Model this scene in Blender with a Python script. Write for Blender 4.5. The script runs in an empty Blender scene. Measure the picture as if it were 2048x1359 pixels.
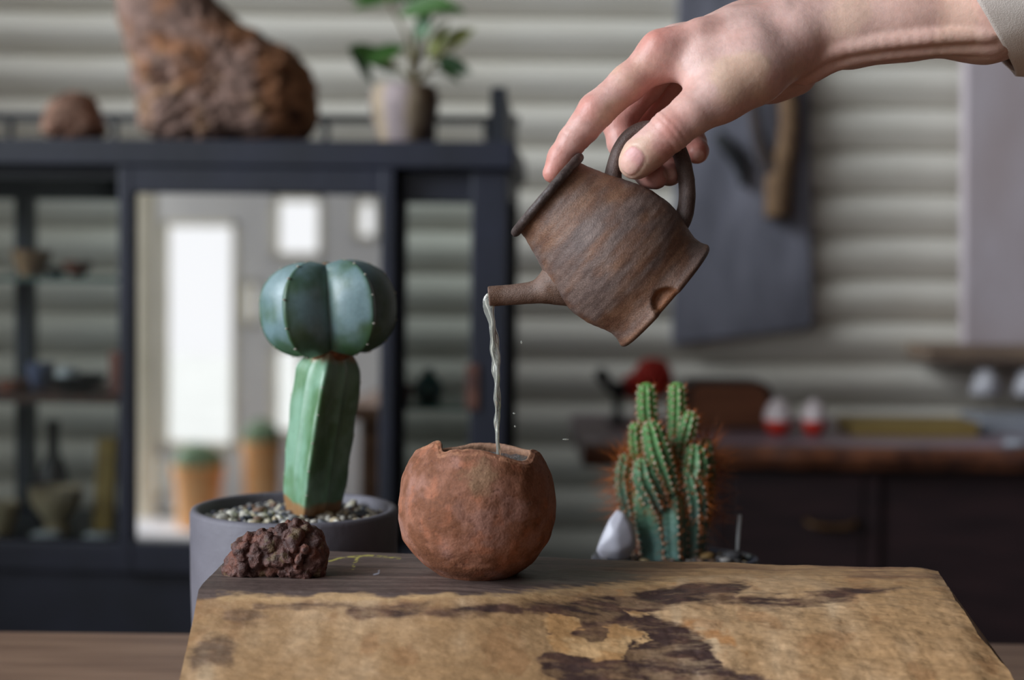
import bpy, bmesh, math, random
import numpy as np
from mathutils import Vector, Matrix, Euler

# ---------------------------------------------------------------- camera
FPX, CXP, CYP = 2844.0, 1024.0, 679.5          # focal length and centre in photo pixels
HC = 0.982                                      # lens height above the floor
PITCH, ROLL = math.atan(129.5 / 2844.0), math.radians(0.7)
sc = bpy.context.scene
col = sc.collection
cam_d = bpy.data.cameras.new('camera')
cam_d.lens, cam_d.sensor_width, cam_d.sensor_fit = 50.0, 36.0 * 2048 / 2048, 'HORIZONTAL'
cam_d.clip_start = 0.02
cam_d.dof.use_dof = True
cam_d.dof.focus_distance = 0.752
cam_d.dof.aperture_fstop = 4.2
cam_d.dof.aperture_blades = 0
cam = bpy.data.objects.new('camera', cam_d)
col.objects.link(cam)
fwd = Vector((0, math.cos(PITCH), -math.sin(PITCH)))
up0 = Vector((0, math.sin(PITCH), math.cos(PITCH)))
rt0 = Vector((1, 0, 0))
rt = rt0 * math.cos(ROLL) + up0 * math.sin(ROLL)
upv = up0 * math.cos(ROLL) - rt0 * math.sin(ROLL)
R3 = Matrix((rt, upv, -fwd)).transposed()
cam.matrix_world = Matrix.Translation((0, 0, HC)) @ R3.to_4x4()
sc.camera = cam

# ---------------------------------------------------------------- sky and exposure
sc.view_settings.view_transform = 'Standard'
sc.view_settings.look = 'None'
sc.view_settings.gamma = 1.0
sc.view_settings.use_curve_mapping = False
sc.view_settings.exposure = 0.0
world = bpy.data.worlds.new('overcast_sky')
sc.world = world
world.use_nodes = True
wb = world.node_tree.nodes['Background']
wb.inputs['Color'].default_value = (0.95, 0.97, 1.0, 1)      # even, bright overcast
wb.inputs['Strength'].default_value = 1.08
sun_d = bpy.data.lights.new('hazy_sun', 'SUN')                # sun behind thin cloud, over the open side of the veranda
sun_d.energy, sun_d.angle, sun_d.color = 3.6, math.radians(38), (0.84, 0.92, 1.0)
sun = bpy.data.objects.new('hazy_sun', sun_d)
col.objects.link(sun)
sun.rotation_euler = Vector((-0.90, -0.38, 0.36)).to_track_quat('Z', 'Y').to_euler()
try:
    sc.cycles.max_bounces = 8
    sc.cycles.transparent_max_bounces = 16
    sc.cycles.caustics_reflective = False
    sc.cycles.caustics_refractive = False
    sc.cycles.sample_clamp_indirect = 6.0
except Exception:
    pass

# ---------------------------------------------------------------- helpers
def ray(px, py):
    return ((rt * (px - CXP) + upv * (CYP - py)) / FPX + fwd)

def P(px, py, Y):                      # photo pixel -> point at distance Y into the room
    r = ray(px, py)
    v = r * (Y / r.y)
    return np.array((v.x, v.y, v.z + HC))

def PZ(px, py, z):                     # photo pixel -> point on the level z
    r = ray(px, py)
    v = r * ((z - HC) / r.z)
    return np.array((v.x, v.y, v.z + HC))

def proj(V):
    d = np.asarray(V, float) - np.array((0, 0, HC))
    x, y, z = d @ np.array(rt), d @ np.array(upv), d @ np.array(fwd)
    return CXP + FPX * x / z, CYP - FPX * y / z

def lin(c):
    c = np.asarray(c, float) / 255.0
    return np.where(c <= 0.04045, c / 12.92, ((c + 0.055) / 1.055) ** 2.4)

def C4(r, g, b):
    l = lin((r, g, b))
    return (float(l[0]), float(l[1]), float(l[2]), 1.0)

def _hash(ix, iy, iz, s):
    h = (ix * 374761393 + iy * 668265263 + iz * 2147483647 + s * 974634777) & 0xffffffff
    h = ((h ^ (h >> 13)) * 1274126177) & 0xffffffff
    h = ((h ^ (h >> 16)) * 2246822519) & 0xffffffff
    return ((h ^ (h >> 15)) & 0xffff) / 65535.0

def vnoise(p, seed=0):
    p = np.asarray(p, float)
    i = np.floor(p).astype(np.int64)
    f = p - i
    f = f * f * f * (f * (f * 6 - 15) + 10)
    r = 0
    for dx in (0, 1):
        wx = f[:, 0] if dx else 1 - f[:, 0]
        for dy in (0, 1):
            wy = f[:, 1] if dy else 1 - f[:, 1]
            for dz in (0, 1):
                wz = f[:, 2] if dz else 1 - f[:, 2]
                r = r + wx * wy * wz * _hash(i[:, 0] + dx, i[:, 1] + dy, i[:, 2] + dz, seed)
    return r * 2 - 1

def fbm(p, scale=1.0, octv=4, seed=0, gain=0.5):
    p = np.asarray(p, float) * scale
    a, t, r = 1.0, 0.0, 0
    for o in range(octv):
        r = r + a * vnoise(p + 17.3 * o, seed + o)
        t += a
        a *= gain
        p = p * 2.03
    return r / t

def sstep(a, b, x):
    t = np.clip((np.asarray(x, float) - a) / (b - a), 0, 1)
    return t * t * (3 - 2 * t)

def mixc(a, b, t):
    t = np.asarray(t)[..., None]
    return np.asarray(a) * (1 - t) + np.asarray(b) * t

def thing(name, label, cat, loc, rotz=0.0, group=None, kind=None):
    o = bpy.data.objects.new(name, None)
    o.empty_display_size = 0.02
    col.objects.link(o)
    o.location = tuple(loc)
    o.rotation_euler = (0, 0, rotz)
    tag(o, label, cat, group, kind)
    return o

def tag(o, label=None, cat=None, group=None, kind=None):
    if label: o['label'] = label
    if cat: o['category'] = cat
    if group: o['group'] = group
    if kind: o['kind'] = kind
    return o

def root_of(o):
    while o.parent: o = o.parent
    return o

def mesh(name, V, F, mat, parent=None, smooth=True, vcol=None, org=None, autosmooth=None):
    """V in world metres when org is None and the parent is unrotated; local otherwise (org=0)."""
    V = np.asarray(V, float).copy()
    base = np.zeros(3)
    if org is None:
        base = np.array(root_of(parent).location) if parent else V.mean(0) * 0
        if parent is None:
            base = np.array(((V[:, 0].min() + V[:, 0].max()) / 2, (V[:, 1].min() + V[:, 1].max()) / 2, V[:, 2].min()))
        V -= base
    me = bpy.data.meshes.new(name)
    me.from_pydata(V.tolist(), [], F.tolist() if isinstance(F, np.ndarray) else F)
    if smooth:
        me.polygons.foreach_set('use_smooth', np.ones(len(me.polygons), bool))
    if vcol is not None:
        ca = me.color_attributes.new('Col', 'FLOAT_COLOR', 'POINT')
        c = np.ones((len(V), 4))
        c[:, :vcol.shape[1]] = vcol
        ca.data.foreach_set('color', c.ravel())
    me.update()
    if autosmooth is not None:
        try:
            me.set_sharp_from_angle(angle=math.radians(autosmooth))
        except Exception:
            pass
    o = bpy.data.objects.new(name, me)
    if mat: me.materials.append(mat)
    col.objects.link(o)
    if parent is not None:
        o.parent = parent
    elif org is None:
        o.location = tuple(base)
    return o

def joinVF(parts):
    V, F, n = [], [], 0
    for v, f in parts:
        v = np.asarray(v, float)
        V.append(v)
        F += [tuple(int(i) + n for i in q) for q in f]
        n += len(v)
    return np.vstack(V), F

def boxVF(lo, hi, bev=0.0, seg=2):
    bm = bmesh.new()
    bmesh.ops.create_cube(bm, size=1)
    lo, hi = np.array(lo, float), np.array(hi, float)
    for v in bm.verts:
        v.co = Vector(lo + (np.array(v.co) + 0.5) * (hi - lo))
    if bev > 0:
        bmesh.ops.bevel(bm, geom=bm.edges[:], offset=bev, segments=seg, profile=0.5, affect='EDGES')
    V = np.array([v.co[:] for v in bm.verts])
    bm.verts.index_update()
    F = [tuple(v.index for v in f.verts) for f in bm.faces]
    bm.free()
    return V, F

def latheVF(prof, n=48, center=(0, 0, 0), cap0=True, cap1=True):
    prof = np.asarray(prof, float)
    a = np.linspace(0, 2 * math.pi, n, endpoint=False)
    V = np.zeros((len(prof), n, 3))
    V[:, :, 0] = prof[:, :1] * np.cos(a)
    V[:, :, 1] = prof[:, :1] * np.sin(a)
    V[:, :, 2] = prof[:, 1:2]
    V = V.reshape(-1, 3) + np.array(center)
    F = gridF(len(prof), n, wrap=True)
    if cap0: F.append(tuple(range(n - 1, -1, -1)))
    if cap1: F.append(tuple((len(prof) - 1) * n + i for i in range(n)))
    return V, F

def gridF(rows, cols, wrap=False, flip=False):
    F = []
    for j in range(rows - 1):
        for i in range(cols if wrap else cols - 1):
            k = (i + 1) % cols
            q = (j * cols + i, j * cols + k, (j + 1) * cols + k, (j + 1) * cols + i)
            F.append(q[::-1] if flip else q)
    return F

def smooth_curve(pts, n):
    pts = np.asarray(pts, float)
    d = np.r_[0, np.cumsum(np.linalg.norm(np.diff(pts[:, :3], axis=0), axis=1))]
    t = np.linspace(0, d[-1], n)
    out = np.zeros((n, pts.shape[1]))
    for i, tt in enumerate(t):                       # Catmull-Rom on chord length
        k = min(max(int(np.searchsorted(d, tt) - 1), 0), len(pts) - 2)
        p1, p2 = pts[k], pts[k + 1]
        p0 = pts[k - 1] if k > 0 else 2 * p1 - p2
        p3 = pts[k + 2] if k + 2 < len(pts) else 2 * p2 - p1
        u = (tt - d[k]) / max(d[k + 1] - d[k], 1e-9)
        out[i] = 0.5 * (2 * p1 + (p2 - p0) * u + (2 * p0 - 5 * p1 + 4 * p2 - p3) * u * u + (3 * p1 - p0 - 3 * p2 + p3) * u ** 3)
    return out

def tubeVF(path, rad, n=10, cap=True, up=(0, 1, 0), flat=1.0, section=None, axis=None):
    """sweep a circle (flat = second axis ratio, along up) along a path"""
    path = np.asarray(path, float)
    m = len(path)
    rad = np.broadcast_to(np.asarray(rad, float), (m,))
    T = np.gradient(path, axis=0)
    T /= np.linalg.norm(T, axis=1)[:, None]
    if axis is not None: T = np.tile(np.asarray(axis, float) / np.linalg.norm(axis), (m, 1))
    up = np.array(up, float)
    a = np.linspace(0, 2 * math.pi, n, endpoint=False)
    V = np.zeros((m, n, 3))
    for j in range(m):
        b = up - T[j] * (up @ T[j])
        if np.linalg.norm(b) < 1e-6: b = np.array((1.0, 0, 0)) - T[j] * T[j][0]
        b /= np.linalg.norm(b)
        s = np.cross(b, T[j])
        sec = section[j] if section is not None else np.ones(n)
        V[j] = path[j] + rad[j] * ((np.cos(a) * sec)[:, None] * s + (np.sin(a) * sec)[:, None] * b * flat)
    F = gridF(m, n, wrap=True, flip=True)
    V = V.reshape(-1, 3)
    if cap:
        F.append(tuple(range(n)))
        F.append(tuple((m - 1) * n + i for i in range(n - 1, -1, -1)))
    return V, F

# --- signed distance modelling -> one smooth skin (surface nets)
def rcone(p, a, b, r1, r2):
    ba = b - a
    L = np.linalg.norm(ba) + 1e-9
    t = np.clip(((p - a) @ ba) / (L * L), 0, 1)
    q = p - a - t[..., None] * ba
    return np.sqrt((q * q).sum(-1)) - (r1 + (r2 - r1) * t)

def smin(a, b, k):
    h = np.maximum(k - np.abs(a - b), 0) / k
    return np.minimum(a, b) - h * h * k * 0.25

def surface_nets(Fv, lo, h):
    S = Fv < 0
    nx, ny, nz = Fv.shape
    c = [(i, j, k) for i in (0, 1) for j in (0, 1) for k in (0, 1)]
    sl = lambda A, o: A[o[0]:nx - 1 + o[0], o[1]:ny - 1 + o[1], o[2]:nz - 1 + o[2]]
    cnt = sum(sl(S, o).astype(np.int8) for o in c)
    act = (cnt > 0) & (cnt < 8)
    idx = np.argwhere(act)
    acc = np.zeros((len(idx), 3)); num = np.zeros(len(idx))
    val = {o: Fv[idx[:, 0] + o[0], idx[:, 1] + o[1], idx[:, 2] + o[2]] for o in c}
    for o in c:
        for ax in range(3):
            if o[ax] == 0:
                o2 = tuple(1 if q == ax else o[q] for q in range(3))
                a, b = val[o], val[o2]
                m = (a < 0) != (b < 0)
                t = np.where(m, a / np.where(m, a - b, 1), 0)
                pt = np.array(o, float)[None] + 0 * acc
                pt[:, ax] = t
                acc += pt * m[:, None]; num += m
    V = (idx + acc / num[:, None]) * h + np.array(lo)
    vid = -np.ones(act.shape, np.int64)
    vid[act] = np.arange(len(idx))
    quads = []
    for ax in range(3):
        a1, a2 = (ax + 1) % 3, (ax + 2) % 3
        s0 = [slice(None)] * 3; s1 = [slice(None)] * 3
        s0[ax] = slice(0, -1); s1[ax] = slice(1, None)
        A, B = S[tuple(s0)], S[tuple(s1)]
        e = np.argwhere(A != B)
        ok = (e[:, a1] > 0) & (e[:, a2] > 0) & (e[:, a1] < Fv.shape[a1] - 1) & (e[:, a2] < Fv.shape[a2] - 1)
        e = e[ok]
        fl = A[e[:, 0], e[:, 1], e[:, 2]]
        def at(d1, d2):
            q = e.copy(); q[:, a1] += d1; q[:, a2] += d2
            return vid[q[:, 0], q[:, 1], q[:, 2]]
        q = np.stack([at(-1, -1), at(0, -1), at(0, 0), at(-1, 0)], 1)
        q[~fl] = q[~fl][:, ::-1]
        quads.append(q)
    return V, np.vstack(quads)

class Field:
    def __init__(self, lo, hi, h):
        self.lo, self.h = np.array(lo, float), h
        self.n = np.ceil((np.array(hi) - self.lo) / h).astype(int) + 1
        self.ax = [self.lo[i] + np.arange(self.n[i]) * h for i in range(3)]
    def new(self): return np.full(tuple(self.n), 0.05, np.float32)
    def box(self, lo, hi):
        s = []
        for i in range(3):
            a = int(np.clip((lo[i] - self.lo[i]) / self.h, 0, self.n[i] - 1)); b = int(np.clip((hi[i] - self.lo[i]) / self.h + 2, 1, self.n[i]))
            s.append(slice(a, b))
        return tuple(s)
    def grid(self, s):
        return np.stack(np.meshgrid(*[self.ax[i][s[i]] for i in range(3)], indexing='ij'), -1)
    def add_cone(self, A, a, b, r1, r2, k, m=0.014):
        rr = max(r1, r2) + m
        s = self.box(np.minimum(a, b) - rr, np.maximum(a, b) + rr)
        g = self.grid(s)
        d = rcone(g, np.array(a), np.array(b), r1, r2)
        A[s] = smin(A[s], d, k)

# ---------------------------------------------------------------- materials
def newmat(name):
    m = bpy.data.materials.new(name)
    m.use_nodes = True
    nt = m.node_tree
    return m, nt, nt.nodes, nt.links, nt.nodes['Principled BSDF']

def pmat(name, c1, c2=None, scale=30.0, rough=0.6, bump=0.0, bscale=None, metal=0.0, stretch=(1, 1, 1), detail=5.0,
         lo=0.35, hi=0.65, vc=False, vamp=0.25, spec=0.5, sss=0.0, coat=0.0, rvar=0.0):
    """procedural material: noise mix of two colours (or the painted colours 'Col'), noise bump"""
    m, nt, N, L, b = newmat(name)
    tc = N.new('ShaderNodeTexCoord')
    mp = N.new('ShaderNodeMapping'); mp.inputs['Scale'].default_value = stretch
    L.new(tc.outputs['Object'], mp.inputs['Vector'])
    nz = N.new('ShaderNodeTexNoise'); nz.inputs['Scale'].default_value = scale; nz.inputs['Detail'].default_value = detail
    L.new(mp.outputs[0], nz.inputs['Vector'])
    rp = N.new('ShaderNodeValToRGB')
    rp.color_ramp.elements[0].position, rp.color_ramp.elements[1].position = lo, hi
    if vc:
        at = N.new('ShaderNodeAttribute'); at.attribute_name = 'Col'
        rp.color_ramp.elements[0].color = (1 - vamp,) * 3 + (1,)
        rp.color_ramp.elements[1].color = (1 + vamp,) * 3 + (1,)
        mx = N.new('ShaderNodeMix'); mx.data_type = 'RGBA'; mx.blend_type = 'MULTIPLY'
        mx.inputs[0].default_value = 1.0
        L.new(at.outputs['Color'], mx.inputs[6]); L.new(rp.outputs[0], mx.inputs[7])
        L.new(mx.outputs[2], b.inputs['Base Color'])
    else:
        rp.color_ramp.elements[0].color = c1
        rp.color_ramp.elements[1].color = c2 or c1
        L.new(rp.outputs[0], b.inputs['Base Color'])
    L.new(nz.outputs['Fac'], rp.inputs[0])
    b.inputs['Roughness'].default_value = rough
    b.inputs['Metallic'].default_value = metal
    b.inputs['Specular IOR Level'].default_value = spec
    if coat: b.inputs['Coat Weight'].default_value = coat
    if sss:
        b.inputs['Subsurface Weight'].default_value = sss
        b.inputs['Subsurface Radius'].default_value = (1.0, 0.35, 0.2)
        b.inputs['Subsurface Scale'].default_value = 0.006
    if rvar:
        mr = N.new('ShaderNodeMapRange'); mr.inputs['To Min'].default_value = rough - rvar; mr.inputs['To Max'].default_value = rough + rvar
        L.new(nz.outputs['Fac'], mr.inputs['Value']); L.new(mr.outputs[0], b.inputs['Roughness'])
    if bump > 0:
        n2 = N.new('ShaderNodeTexNoise'); n2.inputs['Scale'].default_value = bscale or scale * 3; n2.inputs['Detail'].default_value = 6
        L.new(mp.outputs[0], n2.inputs['Vector'])
        bp = N.new('ShaderNodeBump'); bp.inputs['Strength'].default_value = 1.0; bp.inputs['Distance'].default_value = bump
        L.new(n2.outputs['Fac'], bp.inputs['Height']); L.new(bp.outputs[0], b.inputs['Normal'])
    return m

def glassmat(name, tint=(0.93, 0.97, 0.96, 1), refl=1.0):
    m, nt, N, L, b = newmat(name)
    N.remove(b)
    out = [n for n in N if n.type == 'OUTPUT_MATERIAL'][0]
    fr = N.new('ShaderNodeFresnel'); fr.inputs[0].default_value = 1.16
    tr = N.new('ShaderNodeBsdfTransparent'); tr.inputs[0].default_value = tint
    gl = N.new('ShaderNodeBsdfGlossy'); gl.inputs['Roughness'].default_value = 0.01
    mx = N.new('ShaderNodeMixShader')
    L.new(fr.outputs[0], mx.inputs[0]); L.new(tr.outputs[0], mx.inputs[1]); L.new(gl.outputs[0], mx.inputs[2])
    L.new(mx.outputs[0], out.inputs[0])
    return m
# ---------------------------------------------------------------- palette
M = {}
M['slat'] = pmat('shutter_paint', C4(229, 224, 213), C4(216, 210, 196), 3, 0.55, 0.0006, 60, stretch=(1, 1, 6))
M['backing'] = pmat('shutter_backing', C4(90, 88, 76), C4(70, 68, 58), 6, 0.8)
M['concrete'] = pmat('concrete_floor', C4(92, 88, 82), C4(72, 68, 64), 4, 0.9, 0.001, 40)
M['ground'] = pmat('pale_gravel_ground', C4(104, 102, 88), C4(80, 80, 66), 3, 0.95, 0.003, 30)
M['darkwood'] = pmat('dark_wood', C4(46, 30, 28), C4(30, 20, 20), 8, 0.6, 0.0006, 40, stretch=(1, 8, 8))
M['ceilwood'] = pmat('ceiling_wood', C4(96, 78, 62), C4(70, 56, 44), 5, 0.8, 0.001, 30, stretch=(1, 8, 1))
M['navy'] = pmat('navy_paint', C4(35, 38, 54), C4(25, 28, 40), 9, 0.5, 0.0004, 50, rvar=0.1)
M['navydark'] = pmat('navy_paint_dark', C4(30, 34, 46), C4(20, 24, 30), 9, 0.5, 0.0004, 50)  # darker navy for rear, left door, base and gallery parts
M['pull'] = pmat('worn_red_wood', C4(104, 66, 52), C4(72, 44, 38), 40, 0.6, 0.0004)
M['glass'] = glassmat('cabinet_glass')
M['clearglass'] = glassmat('window_glass', (0.99, 0.99, 0.99, 1))
M['shelfglass'] = pmat('green_glass_edge', C4(60, 92, 84), C4(44, 76, 70), 20, 0.15)
M['plaster'] = pmat('grey_plaster', C4(236, 236, 238), C4(222, 222, 226), 3, 0.9, 0.001, 30)
M['beige'] = pmat('beige_post_paint', C4(240, 234, 216), C4(226, 220, 200), 5, 0.7)
M['terra'] = pmat('terracotta', C4(248, 196, 142), C4(240, 172, 112), 14, 0.8, 0.0005)
M['moss'] = pmat('sedum_green', C4(140, 160, 130), C4(100, 128, 96), 30, 0.8, 0.004)
mm, nt, N, L, b = newmat('mirror_silver')
b.inputs['Base Color'].default_value = (0.94, 0.935, 0.93, 1); b.inputs['Metallic'].default_value = 1.0; b.inputs['Roughness'].default_value = 0.015
M['mirror'] = mm

# ---------------------------------------------------------------- the setting
YW = 2.60                                             # shutter wall
ZS0 = P(1700, 216.5, YW)[2]
PITCHZ = 84.8 * YW / FPX
V, F = boxVF((-3.0, YW + 0.03, -0.05), (1.98, YW + 0.08, 3.0))
wall_back = tag(mesh('wall_back', V, F, M['backing'], smooth=False), kind='structure')
wb_org = np.array(wall_back.location)
# one curved slat, then copies
sN = 14
s = np.linspace(0, 1, sN)
zz = -s * PITCHZ * 1.0
bul = 0.022 * np.sin(math.pi * s ** 0.80) ** 0.95
yy = np.where(s > 0.95, 0.004, -bul)
prof = np.stack([yy, zz], 1)
prof = np.vstack([prof, [[0.012, zz[-1]]]])
xs = np.array((-2.98, 1.96))
V = np.array([(x, p[0], p[1]) for p in prof for x in xs])
F = [(2 * j + 2, 2 * j + 3, 2 * j + 1, 2 * j) for j in range(len(prof) - 1)]
F = [f[::-1] for f in F]
k0 = int((ZS0 - 2.32) / PITCHZ)
first = None
z = ZS0 + PITCHZ * 34
n = 0
while z > 0.02:
    if z < 2.99:
        if first is None:
            first = mesh('slat', V, F, M['slat'], wall_back, smooth=True, org=0)
            o = first
        else:
            o = first.copy(); col.objects.link(o); o.parent = wall_back
        o.location = (0 - wb_org[0] , YW - wb_org[1], z - wb_org[2])
    z -= PITCHZ
V, F = boxVF((-3.0, -0.9, -0.06), (2.0, YW + 0.08, 0.0))
tag(mesh('floor', V, F, M['concrete'], smooth=False), kind='structure')
V, F = boxVF((-14, -2.6, -0.16), (14, 14, -0.10))
tag(mesh('floor_yard', *boxVF((-14, -14, -0.16), (14, -2.6, -0.10)), pmat('pale_yard_concrete', C4(226, 226, 220), C4(214, 214, 208), 2, 0.9), smooth=False), kind='structure')
tag(mesh('floor_garden', V, F, M['ground'], smooth=False), kind='structure')
V, F = joinVF([boxVF((-1.7, -0.25, 3.0), (2.05, YW + 0.08, 3.05)), boxVF((-0.8, -2.48, 3.0), (2.05, -0.24, 3.05))])  # rear slab is an unseen extension added to cut sky fill
ceiling_with_sky_block = tag(mesh('ceiling_with_sky_block', V, F, M['ceilwood'], smooth=False), kind='structure')
V, F = boxVF((1.98, -2.48, -0.05), (2.05, YW + 0.08, 3.0))  # unseen; dark wood put in to keep the right side dim
tag(mesh('wall_right', V, F, M['darkwood'], smooth=False), kind='structure')

V, F = joinVF([boxVF((-1.70, 0.55, -0.05), (-1.62, YW + 0.08, 1.10)), boxVF((-1.70, 2.0, 1.10), (-1.62, YW + 0.08, 1.74))])  # unseen wall added to shade the lower and left background
tag(mesh('shade_wall_left', V, F, M['darkwood'], smooth=False), kind='structure')

# ---------------------------------------------------------------- glazed cabinet frame of reference
CA = math.radians(-3.0)
CO = P(1012, 600, 1.9); CO[2] = 0.0                   # right front corner on the floor
cex = np.array((math.cos(CA), math.sin(CA), 0)); cey = np.array((-math.sin(CA), math.cos(CA), 0))

def cab(px, py, yl=0.0):                              # pixel -> local (x, z) on the plane yl behind the cabinet front
    r = np.array(ray(px, py)); o = np.array((0, 0, HC)) - CO
    t = (yl - o @ cey) / (r @ cey)
    p = o + r * t
    return p @ cex, p[2]

def cabw(x, y, z):
    return CO + cex * x + cey * y + np.array((0, 0, z))

def mirror_to(px, py, Y, yl=0.012):                   # where the mirror door shows the room behind the camera
    r = np.array(ray(px, py)); o = np.array((0, 0, HC))
    t = (yl - (o - CO) @ cey) / (r @ cey)
    h = o + r * t
    r2 = r - 2 * (r @ cey) * cey
    u = (Y - h[1]) / r2[1]
    return h + r2 * u

# the garden wall behind the camera, with its windows (seen in the mirror door)
YR = -2.4
holes = [(326, 476, 442, 895), (548, 648, 393, 515), (712, 758, 398, 480), (545, 610, 690, 870), (296, 332, 900, 995), (488, 520, 560, 650)]
HR = []
for a, b_, c, d in holes:
    q0, q1 = mirror_to(a, c, YR), mirror_to(b_, d, YR)
    HR.append((min(q0[0], q1[0]), max(q0[0], q1[0]), min(q0[2], q1[2]), max(q0[2], q1[2])))
x0r, x1r = mirror_to(240, 600, YR)[0] - 0.1, 2.0
xsr = sorted({x0r, x1r, *[h[0] for h in HR], *[h[1] for h in HR]})
zsr = sorted({-0.1, 2.1, *[h[2] for h in HR], *[h[3] for h in HR]})
parts = []
for i in range(len(xsr) - 1):
    run = None
    for j in range(len(zsr) - 1):
        cx_, cz_ = (xsr[i] + xsr[i + 1]) / 2, (zsr[j] + zsr[j + 1]) / 2
        if any(h[0] < cx_ < h[1] and h[2] < cz_ < h[3] for h in HR): continue
        parts.append(boxVF((xsr[i], YR - 0.08, zsr[j]), (xsr[i + 1], YR, zsr[j + 1])))
V, F = joinVF(parts)
parts.append(boxVF((-0.8, YR - 0.08, 2.1), (2.0, YR, 3.01)))  # unseen upper part added to close off sky light behind the camera
V, F = joinVF(parts)
tag(mesh('wall_rear', V, F, M['plaster'], smooth=False), kind='structure')
for k, h in enumerate(HR):
    w = 0.022
    pr = [boxVF((h[0], YR - 0.05, h[2]), (h[0] + w, YR + 0.01, h[3])), boxVF((h[1] - w, YR - 0.05, h[2]), (h[1], YR + 0.01, h[3])),
          boxVF((h[0], YR - 0.05, h[3] - w), (h[1], YR + 0.01, h[3])), boxVF((h[0], YR - 0.05, h[2]), (h[1], YR + 0.01, h[2] + w))]
    V, F = joinVF(pr)
    wo = tag(mesh('window_%d' % (k + 1), V, F, M['beige'], smooth=False), kind='structure')
    V, F = boxVF((h[0] + w, YR - 0.03, h[2] + w), (h[1] - w, YR - 0.026, h[3] - w))
    pane = mesh('pane', V - np.array(wo.location), F, M['clearglass'], wo, smooth=False, org=0)
a_, b_ = mirror_to(274, 600, -1.9), mirror_to(308, 600, -1.9)
V, F = boxVF((a_[0], -1.97, -0.1), (b_[0], -1.9, 2.2), 0.006)
tag(mesh('trim_1', V, F, M['beige'], smooth=False), kind='structure')
V, F = boxVF((a_[0] - 0.1, -2.0, 2.2), (2.0, -1.88, 2.3), 0.006)
tag(mesh('trim_2', V, F, M['beige'], smooth=False), kind='structure')
# bench and planters in front of that wall
bz = mirror_to(450, 1052, -1.75)[2]
bx0, bx1 = mirror_to(250, 1050, -1.75)[0], mirror_to(700, 1050, -1.75)[0]
t = thing('garden_bench', 'low weathered grey bench by the windowed plaster wall, carrying terracotta planters', 'bench', ((bx0 + bx1) / 2, -1.75, -0.1))
for k in range(3):
    V, F = boxVF((bx0, -1.93 + k * 0.125, bz - 0.035), (bx1, -1.82 + k * 0.125, bz), 0.004)
    mesh('plank', V, F, M['plaster'], t, False)
for xx in (bx0 + 0.06, bx1 - 0.12):
    V, F = boxVF((xx, -1.9, -0.1), (xx + 0.06, -1.6, bz - 0.03), 0.004)
    mesh('leg', V, F, M['plaster'], t, False)
for nm, (p0, p1, q0, q1), lab in (('planter', (352, 450, 925, 1052), 'wide orange terracotta planter with rounded green succulent on the grey bench'),
                                  ('planter', (488, 566, 878, 1052), 'tall orange terracotta planter with low grey-green succulent on the grey bench')):
    u0, u1 = mirror_to(p0, q0, -1.75), mirror_to(p1, q1, -1.75)
    xa, xb, zt_ = min(u0[0], u1[0]), max(u0[0], u1[0]), u0[2]
    t = thing(nm, lab, 'planter', ((xa + xb) / 2, -1.75, bz))
    cxp, rr = (xa + xb) / 2, (xb - xa) / 2
    V, F = latheVF([(rr * .8, bz - .001), (rr * .95, zt_ - .04), (rr * 1.03, zt_ - .04), (rr * 1.03, zt_), (rr * .92, zt_), (rr * .9, zt_ - .03), (0.001, zt_ - .03)], 28, (cxp, -1.75, 0))
    mesh('pot', V, F, M['terra'], t, True, autosmooth=30)
    V, F = latheVF([(rr * .9, zt_ - .03), (rr * .95, zt_ + .02), (rr * .75, zt_ + .06), (rr * .3, zt_ + .085), (.001, zt_ + .09)], 24, (cxp, -1.75, 0))
    V += 0.012 * fbm(V, 18, 2)[:, None]
    mesh('plant', V, F, M['moss'], t)

# ---------------------------------------------------------------- glazed display cabinet
cabt = thing('display_cabinet', 'navy painted glazed display cabinet with sliding doors and a gallery on top', 'cabinet', CO, CA)
def cbox(name, lo, hi, mat='navy', bev=0.002, parent=None):
    V, F = boxVF(lo, hi, bev)
    return mesh(name, V, F, M[mat], parent or cabt, False, org=0)
zc = lambda py, px=517, yl=0.0: cab(px, py, yl)[1]
xc = lambda px, py=700, yl=0.0: cab(px, py, yl)[0]
XL = xc(-330); DP = 0.32
zT1, zT0 = zc(281), zc(336)
cbox('top_panel', (XL - .015, -.014, zT0), (.010, DP + .01, zT1), bev=.004)
cbox('front_stile', (xc(940), 0.0, 0.06), (0, .036, zT0))
cbox('front_stile', (XL, 0.0, 0.06), (XL + .05, .036, zT0))
cbox('rear_post', (-.034, DP - .034, 0.06), (0, DP, zT0), 'navydark')
cbox('rear_post', (XL, DP - .034, 0.06), (XL + .034, DP, zT0), 'navydark')
xm = xc(60, 700, DP)
cbox('rear_mullion', (xm - .013, DP - .03, 0.3), (xm + .013, DP, zT0), 'navydark')
cbox('rear_rail', (XL, DP - .03, zT0 - .03), (0, DP, zT0), 'navydark')
zB = zc(1085)
cbox('base_panel', (XL, .004, .06), (0, .03, zc(1150)), 'navy')
cbox('base_rail', (XL, -.004, zc(1150)), (0, .034, zc(1092)), 'navy')
cbox('plinth', (XL + .01, .02, 0), (-.01, DP - .02, .06), 'navydark')
cbox('floor_panel', (XL, .03, zc(1150)), (0, DP, zB - .012), 'navydark')
cbox('side_panel', (-.02, .03, .06), (0, DP, zB - .012), 'navy')
cbox('side_panel', (XL, .03, .06), (XL + .02, DP, zB - .012), 'navy')
cbox('side_rail', (-.03, .03, zT0 - .035), (0, DP - .03, zT0), 'navy')
cbox('side_rail', (XL, .03, zT0 - .035), (XL + .03, DP - .03, zT0), 'navy')
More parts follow.
